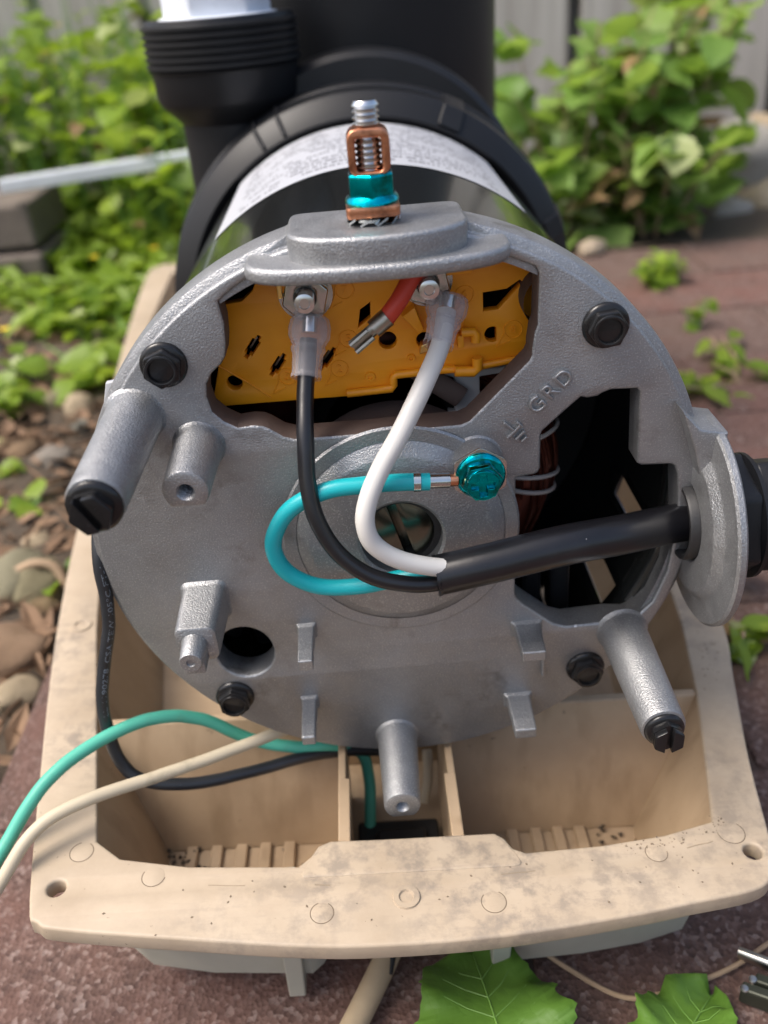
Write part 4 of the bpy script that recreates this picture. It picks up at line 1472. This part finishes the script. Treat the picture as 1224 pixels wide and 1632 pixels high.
# ================================================================== PLANTS
def leaf_mesh(name, L, W, mat, serr=.0, fold=.25, curl=.3, n=7, lobes=0, seed=0, vein=False):
    rnd = random.Random(seed)
    vs, fs = [], []
    for i in range(n + 1):
        t = i / n
        wv = W * (math.sin(math.pi * t ** .75) ** .8) if 0 < t < 1 else W * .03
        if lobes:
            wv *= 1 + .22 * math.sin(t * math.pi * lobes)
        zc = -curl * L * t * t * .5
        for s_ in (-1, -.5, 0, .5, 1):
            jx = serr * W * rnd.uniform(-1, 1) if abs(s_) == 1 else 0
            vs.append((s_ * (wv + jx), L * t + serr * L * .4 * rnd.uniform(-1, 1) * abs(s_), zc + fold * abs(s_) * wv + .04 * L * rnd.uniform(-1, 1) * abs(s_)))
    for i in range(n):
        for j in range(4):
            a = i * 5 + j
            fs.append((a, a + 1, a + 6, a + 5))
    b = MB()
    b.add(vs, fs)
    me = b.mesh(name, smooth=60, recalc=False)
    me.materials.append(MAT[mat])
    return me

SHRUB = [leaf_mesh('leaf', 1000, 360 + 40 * q, 'leaf_shrub', .10, .25 - .1 * (q % 2), .2 + .25 * (q % 3), 8, 0, q) for q in range(5)]
PALE = [leaf_mesh('leaf', 1000, 420, 'leaf_pale', .08, .2, .3, 7, 0, 20 + q) for q in range(2)] + [leaf_mesh('leaf', 1000, 300, 'leaf_dead', .12, .5, .8, 7, 0, 30 + q) for q in range(1)]
WEED = [leaf_mesh('leaf', 1000, 330 + 70 * q, 'leaf_weed', .06, .2, .25 + .2 * (q % 3), 6, 0, 40 + q) for q in range(5)]
BLADE = [leaf_mesh('leaf', 1000, 190, 'leaf_weed', .0, .3, .5, 8, 0, 60 + q) for q in range(2)]

def plant(name, label, cat, loc, height, spread, nst, nlf, lmeshes, l0, l1, group=None, stem='leaf_vein', pale=0.0, tilt=.75, flowers=0, seed=0, low=.15):
    rnd = random.Random(seed)
    root = empty(name, loc, label, cat, group)
    x0, y0, z0 = loc
    stems = []
    for s_ in range(nst):
        a = rnd.uniform(0, 2 * math.pi)
        d = spread * math.sqrt(rnd.random())
        hgt = height * rnd.uniform(.6, 1.0)
        bx, by = x0 + d * .25 * math.cos(a), y0 + d * .25 * math.sin(a)
        tip = Vector((x0 + d * math.cos(a), y0 + d * math.sin(a), z0 + hgt))
        mid = Vector(((bx + tip.x) / 2 + rnd.uniform(-.1, .1) * spread, (by + tip.y) / 2 + rnd.uniform(-.1, .1) * spread, z0 + hgt * .55))
        p = spl([(bx, by, z0 - 3), mid, tip], 6)
        stems.append(p)
        b = MB()
        b.tube(p, [1.6 - 1.0 * i / (len(p) - 1) for i in range(len(p))], 6)
        b.build('stem', stem, root, 50)
    for q in range(nlf):
        p = stems[q % nst]
        t = low + (1 - low) * (rnd.random() ** .7)
        i = min(int(t * (len(p) - 1)), len(p) - 1)
        c_ = p[i]
        a = rnd.uniform(0, 2 * math.pi)
        sz = rnd.uniform(l0, l1)
        ms = PALE if rnd.random() < pale else lmeshes
        o = bpy.data.objects.new('leaf', ms[rnd.randrange(len(ms))])
        COL.objects.link(o)
        o.parent = root
        off = Vector((math.cos(a), math.sin(a), rnd.uniform(-.2, .4))) * sz * .18
        o.location = (c_ + off - Vector(loc)) * U
        o.rotation_euler = (R(90) * rnd.uniform(-.15, tilt) - R(20), rnd.uniform(-.5, .5), a - math.pi / 2)
        s_ = sz / 1000
        o.scale = (s_, s_, s_)
    for q in range(flowers):
        p = stems[rnd.randrange(nst)][-1]
        b = MB()
        c_ = p + Vector((rnd.uniform(-.3, .3) * spread, rnd.uniform(-.3, .3) * spread, rnd.uniform(4, 14)))
        for i in range(5):
            a = 2 * math.pi * i / 5
            d = Vector((math.cos(a), math.sin(a), .35))
            s2 = Vector((-math.sin(a), math.cos(a), 0))
            b.add([c_, c_ + d * 3 + s2 * 2, c_ + d * 5.5, c_ + d * 3 - s2 * 2], [(0, 1, 2, 3)])
        b.build('flower', 'flower_yellow', root, 0, recalc=False)
    return root

# ---- shrub at the right, between the paving and the fence
shrubs = [
    ((245, 900, GZ), 225, 110, 14, 125, 'leafy green shrub just right of the black strainer in front of the fence'),
    ((345, 900, GZ), 255, 110, 17, 165, 'tallest leafy green shrub with pale leaves in the middle of the fence bed'),
    ((325, 820, GZ), 120, 92, 15, 130, 'low dense leafy shrub at the back edge of the paving'),
    ((425, 1090, GZ), 240, 60, 10, 55, 'open leafy shrub at the right edge by the pale rocks'),
    ((235, 815, GZ), 95, 70, 9, 70, 'small low leafy plant beside the motor at the back edge of the paving'),
]
for i, (lc, hh, sp_, ns, nl, lb) in enumerate(shrubs):
    plant('leafy_shrub', lb, 'shrub', lc, hh, sp_, ns, nl, SHRUB, 26, 58, 'shrubs in front of the fence', 'dry_stem', .16, .8, 0, 100 + i, .05)
# low weed creeping over the pavers
plant('creeping_weed', 'bright green mossy weed creeping along the paver joint beside the motor', 'weed', (278.5,628.3,-141), 22, 42, 12, 90, WEED, 8, 15, None, 'leaf_vein', 0, .6, 0, 7, 0)
plant('creeping_weed', 'thin grassy weed lying across the pavers at the right edge', 'weed', (261,386.3,-141), 14, 70, 9, 40, BLADE, 18, 34, None, 'dry_stem', 0, .3, 0, 8, 0)
plant('creeping_weed', 'tiny green sprout in the paver joint right of the motor', 'weed', (269.8,505.8,-141), 26, 14, 4, 14, WEED, 7, 12, None, 'leaf_vein', 0, .5, 0, 9, 0)
plant('creeping_weed', 'yellowing sprig growing beside the tray rim at the right edge', 'weed', (155.7,111,-141), 30, 34, 6, 18, BLADE, 14, 26, None, 'dry_stem', .3, .4, 0, 10, 0)

# ---- weeds in the bed at the left
rnd = random.Random(3)
spots = []
for gy in range(8):
    nrow = 0
    for gx in range(7):
        y = 545 + gy * 84 + rnd.uniform(-28, 28)
        x = (-240 if y < 650 else -140) - gx * 84 - (y - 560) * .10 + rnd.uniform(-24, 24)
        if y < 940 and x < -285:
            continue
        nrow += 1
        spots.append((x, y, gy, nrow))
ORD = ['first', 'second', 'third', 'fourth', 'fifth', 'sixth', 'seventh', 'eighth']
for i, (x, y, gy, nr_) in enumerate(spots):
    far = (y - 560) / 700
    plant('weed_plant', 'bushy yellow-green weed, %s from the pump in the %s row of the garden bed' % (ORD[nr_ - 1], ORD[gy]), 'weed', (x, y, GZ - 6), (24 if y < 800 else 120 + 230 * far) + rnd.uniform(-8, 22), 78, 11, 34 if y < 800 else 84, WEED, 11, 36, 'crowded weeds in the garden bed', 'leaf_vein', .10, .7, 2 if rnd.random() < .45 else 0, 300 + i, .1)
plant('narrow_leaf_sprout', 'sprout with two long narrow leaves beside the old timber block', 'weed', (-317.8,639.7,-148), 42, 26, 3, 7, BLADE, 44, 62, None, 'leaf_vein', 0, .8, 0, 21, .4)
for i, (pxy, lb) in enumerate((((-294.9,670.1,-148), 'small clover-like weed left of the tray rim near the timber block'), ((-285.9,471.2,-148), 'yellow-green weed at the left edge above the pale stone'),
        ((-229.4,609.4,-148), 'small weed close against the far tray rim'), ((-231.2,294.3,-148), 'single small green leaf sprout among the brown litter at the left'), ((-259.2,345.3,-148), 'small green sprout at the left edge above the litter'), ((-190.9,212.1,-148), 'tiny green sprout between the stones beside the tray'))):
    plant('small_weed', lb, 'weed', pxy, 24 if i < 3 else 12, 34 if i < 3 else 12, 6 if i < 3 else 3, 26 if i < 3 else 6, WEED, 12, 24 if i < 3 else 18, None, 'leaf_vein', 0, .6, 0, 500 + i, 0)

# ---- broad leaves at the bottom edge
bl = empty('broad_leaf_weed', (45, -100, GZ), 'weed with two broad green lobed leaves at the tray foot', 'weed')
def broad_leaf(base_pt, tip, wdir, W, seed, outline):
    """outline: half widths along the midrib for left and right side"""
    b0, tp = Vector(base_pt), Vector(tip)
    ax = tp - b0
    wd = Vector(wdir)
    wd = (wd - ax * (wd.dot(ax) / ax.length_squared)).normalized()
    nz = wd.cross(ax).normalized()
    if nz.z < 0:
        nz = -nz
    n = 40
    vs, fs = [], []
    rnd = random.Random(seed)
    for i in range(n + 1):
        t = i / n
        def ww_(tab):
            for a, c in zip(tab, tab[1:]):
                if a[0] <= t <= c[0]:
                    return a[1] + (c[1] - a[1]) * (t - a[0]) / (c[0] - a[0])
            return 0
        wl_, wr_ = ww_(outline[0]) * W, ww_(outline[1]) * W
        for s_ in (-1, -.66, -.33, 0, .33, .66, 1):
            wv = (wl_ if s_ < 0 else wr_)
            e = 1 + ((.035 * noise.noise(Vector((i * .9, s_ * 4, seed))) + (.06 if (i * 7 + seed + int(s_)) % 9 == 0 else 0)) if abs(s_) == 1 else 0)
            zz = 4.6 * abs(s_) ** 1.5 + 2.4 * math.sin(t * 13 + s_ * 2 + seed) * abs(s_) ** 1.5 + 1.0 * math.sin(t * 31 + s_ * 5) * abs(s_) - 6 * t * t
            vs.append(b0 + ax * t + wd * (s_ * wv * e) + nz * zz)
    for i in range(n):
        for j in range(6):
            a = i * 7 + j
            fs.append((a, a + 1, a + 8, a + 7))
    b = MB()
    b.add(vs, fs)
    o = b.build('leaf', 'leaf_broad', bl, 60, recalc=False)
    so = o.modifiers.new('thick', 'SOLIDIFY')
    so.thickness = .0003
    b = MB()
    def pt(i, j, up=.35):
        return vs[i * 7 + j] + nz * up
    b.tube([pt(i, 3) for i in range(n + 1)], [.42 - .3 * i / n for i in range(n + 1)], 6)
    for i in (5, 11, 17, 23, 29):
        b.tube([pt(i, 3), pt(min(i + 3, n), 2, .15), pt(min(i + 6, n), 1, .1)], [.18, .13, .07], 5)
        b.tube([pt(i, 3), pt(min(i + 3, n), 4, .15), pt(min(i + 6, n), 5, .1)], [.18, .13, .07], 5)
    b.build('veins', 'leaf_vein', o, 50)
    b = MB()
    b.tube(spl([(45, -100, GZ), (b0 + Vector((45, -100, GZ))) / 2 + Vector((0, 0, 6)), b0], 6), .9, 8)
    b.build('stem', 'leaf_vein', bl, 50)
ol1 = [[(0, .15), (.12, .7), (.25, .95), (.33, .82), (.45, 1.0), (.62, .86), (.8, .78), (.93, .52), (1, .1)], [(0, .15), (.12, .7), (.3, 1.0), (.42, .82), (.55, .85), (.7, .6), (.85, .5), (.95, .3), (1, .05)]]
broad_leaf((18.1,-86.6,-120), (12.1,-37.6,-128), (1, 0, 0), 22, 1, ol1)
broad_leaf((58,-86.2,-124), (83.1,-54.3,-134), (1, 0, 0), 15, 4, ol1)

# ================================================================== STONES, BLOCK, BAR, LITTER, FENCE
STM = []
for q in range(6):
    bm = bmesh.new()
    bmesh.ops.create_icosphere(bm, subdivisions=3, radius=1.0)
    for v in bm.verts:
        nrm = v.co.normalized()
        v.co = nrm * (1 + .26 * noise.noise(nrm * 1.3 + Vector((q * 7, 0, 0))) + .11 * noise.noise(nrm * 3.2 + Vector((0, q * 5, 0))) + .03 * noise.noise(nrm * 9))
    me = bpy.data.meshes.new('stone')
    bm.to_mesh(me)
    bm.free()
    me.shade_smooth()
    me.materials.append(MAT['stone'])
    STM.append(me)
def stone(pos, sx, sy, sz, rz, col, label, group=None, q=0):
    o = bpy.data.objects.new('river_stone', STM[q % 6])
    COL.objects.link(o)
    o.location = Vector(pos) * U
    o.scale = (sx * U, sy * U, sz * U)
    o.rotation_euler = (R(8 * math.sin(q * 3)), R(7 * math.cos(q * 5)), R(rz))
    o.color = (*col, 1)
    tag(o, label, 'stone', group)
TAN, GREY, OLIVE, BRN, WHT = (.56, .46, .33), (.33, .30, .28), (.30, .27, .17), (.36, .24, .15), (.62, .60, .57)
stone((-233.6,447.8,-145), 13, 17, 15, 20, TAN, 'egg-shaped pale tan stone left of the long post', q=0)
stone((-259.7,478.2,-148), 16, 11, 10, 30, OLIVE, 'olive grey stone behind the pale egg-shaped stone', q=1)
stone((-211.9,212.6,-144), 17, 24, 16, -15, (.36, .34, .24), 'large mossy grey stone at the left edge by the tray', q=2)
stone((-195.9,204,-146), 12, 20, 14, -12, OLIVE, 'long olive stone squeezed between the mossy stone and the tray rim', q=3)
stone((-197.2,147.8,-144), 20, 17, 15, 0, (.42, .28, .19), 'rounded reddish brown stone at the left edge near the brick corner', q=4)
stone((-183.2,118.5,-146), 12, 9, 8, 40, TAN, 'small flat tan stone beside the brick corner', q=5)
stone((-234.4,366.8,-147), 15, 13, 11, 10, GREY, 'purple grey stone left of the black post screw', q=2)
stone((-261.2,388.5,-148), 13, 10, 9, 60, BRN, 'brown stone above the leaf litter at the left', q=3)
stone((-213.7,254.6,-148), 12, 10, 8, 25, TAN, 'half buried tan stone beside the curved dry root', q=1)
stone((-257.3,543,-147), 15, 12, 11, 0, GREY, 'grey stone behind the olive stone near the tray rim', q=4)
stone((-293.7,553.7,-148), 12, 10, 8, 0, BRN, 'small brown stone under the yellow-green weed', q=0)
stone((496.3,930,-158.5), 30, 28, 34, 10, (.70, .58, .42), 'large round tan rock at the right edge below the white rock', q=1)
stone((519.4,1060,-114.9), 58, 40, 44, 0, WHT, 'white rock at the right edge against the fence', q=3)
stone((548.7,1075,-93.3), 34, 30, 24, 0, (.70, .56, .40), 'tan rock on top of the white rock at the right edge', q=5)
stone((447.7,900,-155.3), 26, 22, 22, 30, (.52, .50, .48), 'grey white stone half hidden under the open shrub', q=2)
stone((456.8,840,-171.2), 22, 20, 18, 0, (.62, .55, .46), 'pale stone at the back corner of the paving', q=0)
stone((240, 748, -138), 17, 13, 12, 40, (.60, .50, .40), 'pale tan stone peeking out behind the motor shoulder', q=4)
rnd = random.Random(9)
for i in range(38):
    y = rnd.uniform(60, 700)
    x = rnd.uniform(-330 - y * .18, -180)
    s_ = rnd.uniform(4, 9)
    col = rnd.choice([TAN, GREY, OLIVE, BRN, GREY, BRN])
    stone((x, y, -148 + s_ * .3), s_ * 1.2, s_, s_ * .75, rnd.uniform(0, 180), tuple(c_ * rnd.uniform(.6, 1.05) for c_ in col), 'small mottled pebble half buried in the litter left of the tray', 'pebbles in the litter', i)
# curved dry roots
b = MB()
b.tube(spl([(-222.4,196.6,-140), (-209.2,204,-134), (-196.8,206.6,-130), (-186.5,206.6,-134), (-180.7,201.8,-146)], 8), [2.6] * 33, 10)
tag(b.build('dry_root', 'dry_stem', None, 50), 'curved dry root arching over the stones at the left', 'root')
b = MB()
b.tube(spl([(-222.6,249.9,-144), (-214.7,257.9,-141), (-215.4,285.1,-144), (-220.6,323.5,-147)], 8), 1.6, 8)
tag(b.build('dry_root', 'dry_stem', None, 50), 'thin dry twig in the litter above the curved root', 'root')
# leaf litter
b = MB()
rnd = random.Random(13)
for i in range(2600):
    y = rnd.uniform(30, 900)
    x = rnd.uniform(-460 - y * .2, -176)
    L_, W_ = (rnd.uniform(4, 15), rnd.uniform(2, 6)) if rnd.random() < .7 else (rnd.uniform(12, 26), rnd.uniform(.5, 1.2))
    m = Matrix.Translation((x, y, -146 + rnd.uniform(0, 6))) @ Matrix.Rotation(rnd.uniform(0, 6.28), 4, 'Z') @ Matrix.Rotation(rnd.uniform(-.5, .5), 4, 'X') @ Matrix.Rotation(rnd.uniform(-.5, .5), 4, 'Y')
    vs = [(-L_, 0, 0), (-L_ * .3, W_, 1.5), (0, 0, -.6), (-L_ * .3, -W_, 1.2), (L_ * .4, W_ * .8, 1.0), (L_, 0, .5), (L_ * .4, -W_ * .8, 1.6)]
    b.add([m @ Vector(v) for v in vs], [(0, 2, 1), (0, 3, 2), (1, 2, 5, 4), (2, 3, 6, 5)])
lt = b.build('leaf_litter', 'dry_litter', None, 0, recalc=False)
tag(lt, 'brown dry leaf litter covering the garden bed', 'leaf litter', kind='stuff')
# low ground cover between the weeds
b = MB()
for i in range(2600):
    y = rnd.uniform(640, 1300)
    x = rnd.uniform(-240 - (y - 500) * .62, -205 if y < 640 else -110)
    L_ = rnd.uniform(8, 20)
    m = Matrix.Translation((x, y, -146 + rnd.random() ** 2 * (26 + (y - 540) * .05))) @ Matrix.Rotation(rnd.uniform(0, 6.28), 4, 'Z') @ Matrix.Rotation(rnd.uniform(-.7, .7), 4, 'X')
    b.add([m @ Vector(v) for v in ((0, -L_, 0), (L_ * .5, -L_ * .2, 2), (L_ * .4, L_ * .6, 2), (0, L_, -1), (-L_ * .4, L_ * .6, 2), (-L_ * .5, -L_ * .2, 2))], [(0, 1, 2, 3), (0, 3, 4, 5)])
gc = b.build('ground_cover', 'leaf_weed', None, 0, recalc=False)
tag(gc, 'low green ground cover filling the far garden bed', 'ground cover', kind='stuff')

# old timber block
tb = empty('timber_block', (-470, 800, GZ), 'old grey timber block with a dark gap at the left edge under the bar', 'timber')
b = MB()
b.box(-640, -352, 790, 905, -148, -104)
b.build('lower_beam', 'old_wood', tb, 0, 4)
b = MB()
b.box(-640, -356, 800, 930, -98, -52)
b.build('upper_beam', 'old_wood', tb, 0, 4)
b = MB()
b.box(-600, -380, 815, 890, -104.2, -97.8)
b.build('gap_shade', 'inside_black', tb, 0)  # black filler stands in for the shadow in the gap between the beams
# light grey bar: one end on the timber, the other on its own short leg behind the pump
q0, q1 = Vector((-376.9,800,-32.4)), Vector((-156.6,800,-18.4))
mbar = empty('metal_bar', tuple(q0), 'straight light grey metal bar slanting behind the pump at the left', 'bar')
b = MB()
dd = (q1 - q0).normalized()
q1 = q0 + dd * 470
sd_ = Vector((0, 1, 0))
u_ = dd.cross(sd_).normalized()
b.loft([[c_ + sd_ * a + u_ * e for a, e in ((-8, -6.5), (8, -6.5), (8, 6.5), (-8, 6.5))] for c_ in (q0, q1)])
b.build('rail', 'grey_bar', mbar, 0, 1.2)
b = MB()
b.box(q1.x - 14, q1.x - 2, 794, 806, GZ - 20, q1.z - 4)
b.build('end_leg', 'grey_bar', mbar, 0, 1.0)
# fence
fe = empty('fence', (200, 1255, GZ), 'weathered grey board fence with dark gaps behind the plants', 'fence')
fx = [-1000 + 152 * i for i in range(15)]
rnd = random.Random(4)
fbm = MB()
fbm.box(-66, 66, 0, 16, 0, 1500)
fme = fbm.mesh('board', smooth=0)
fme.materials.append(MAT['fence_wood'])
for i, x in enumerate(fx):
    o = bpy.data.objects.new('board', fme)
    COL.objects.link(o)
    o.parent = fe
    o.location = Vector((x + 36 - 200 + rnd.uniform(-2, 2), rnd.uniform(-2, 2), 8 + rnd.uniform(-6, 6))) * U
    o.rotation_euler = (0, R(rnd.uniform(-.4, .4)), 0)
for i, x in enumerate(fx):
    o = bpy.data.objects.new('board', fme)
    COL.objects.link(o)
    o.parent = fe
    o.location = Vector((x + 76 + 36 - 200 + rnd.uniform(-2, 2), 62 + rnd.uniform(-2, 2), 8)) * U
b = MB()
b.box(-1100, 1250, 1276, 1310, GZ + 250, GZ + 330)
b.box(-1100, 1250, 1276, 1310, GZ + 1150, GZ + 1230)
b.build('rail', 'fence_wood', fe, 0, 2)
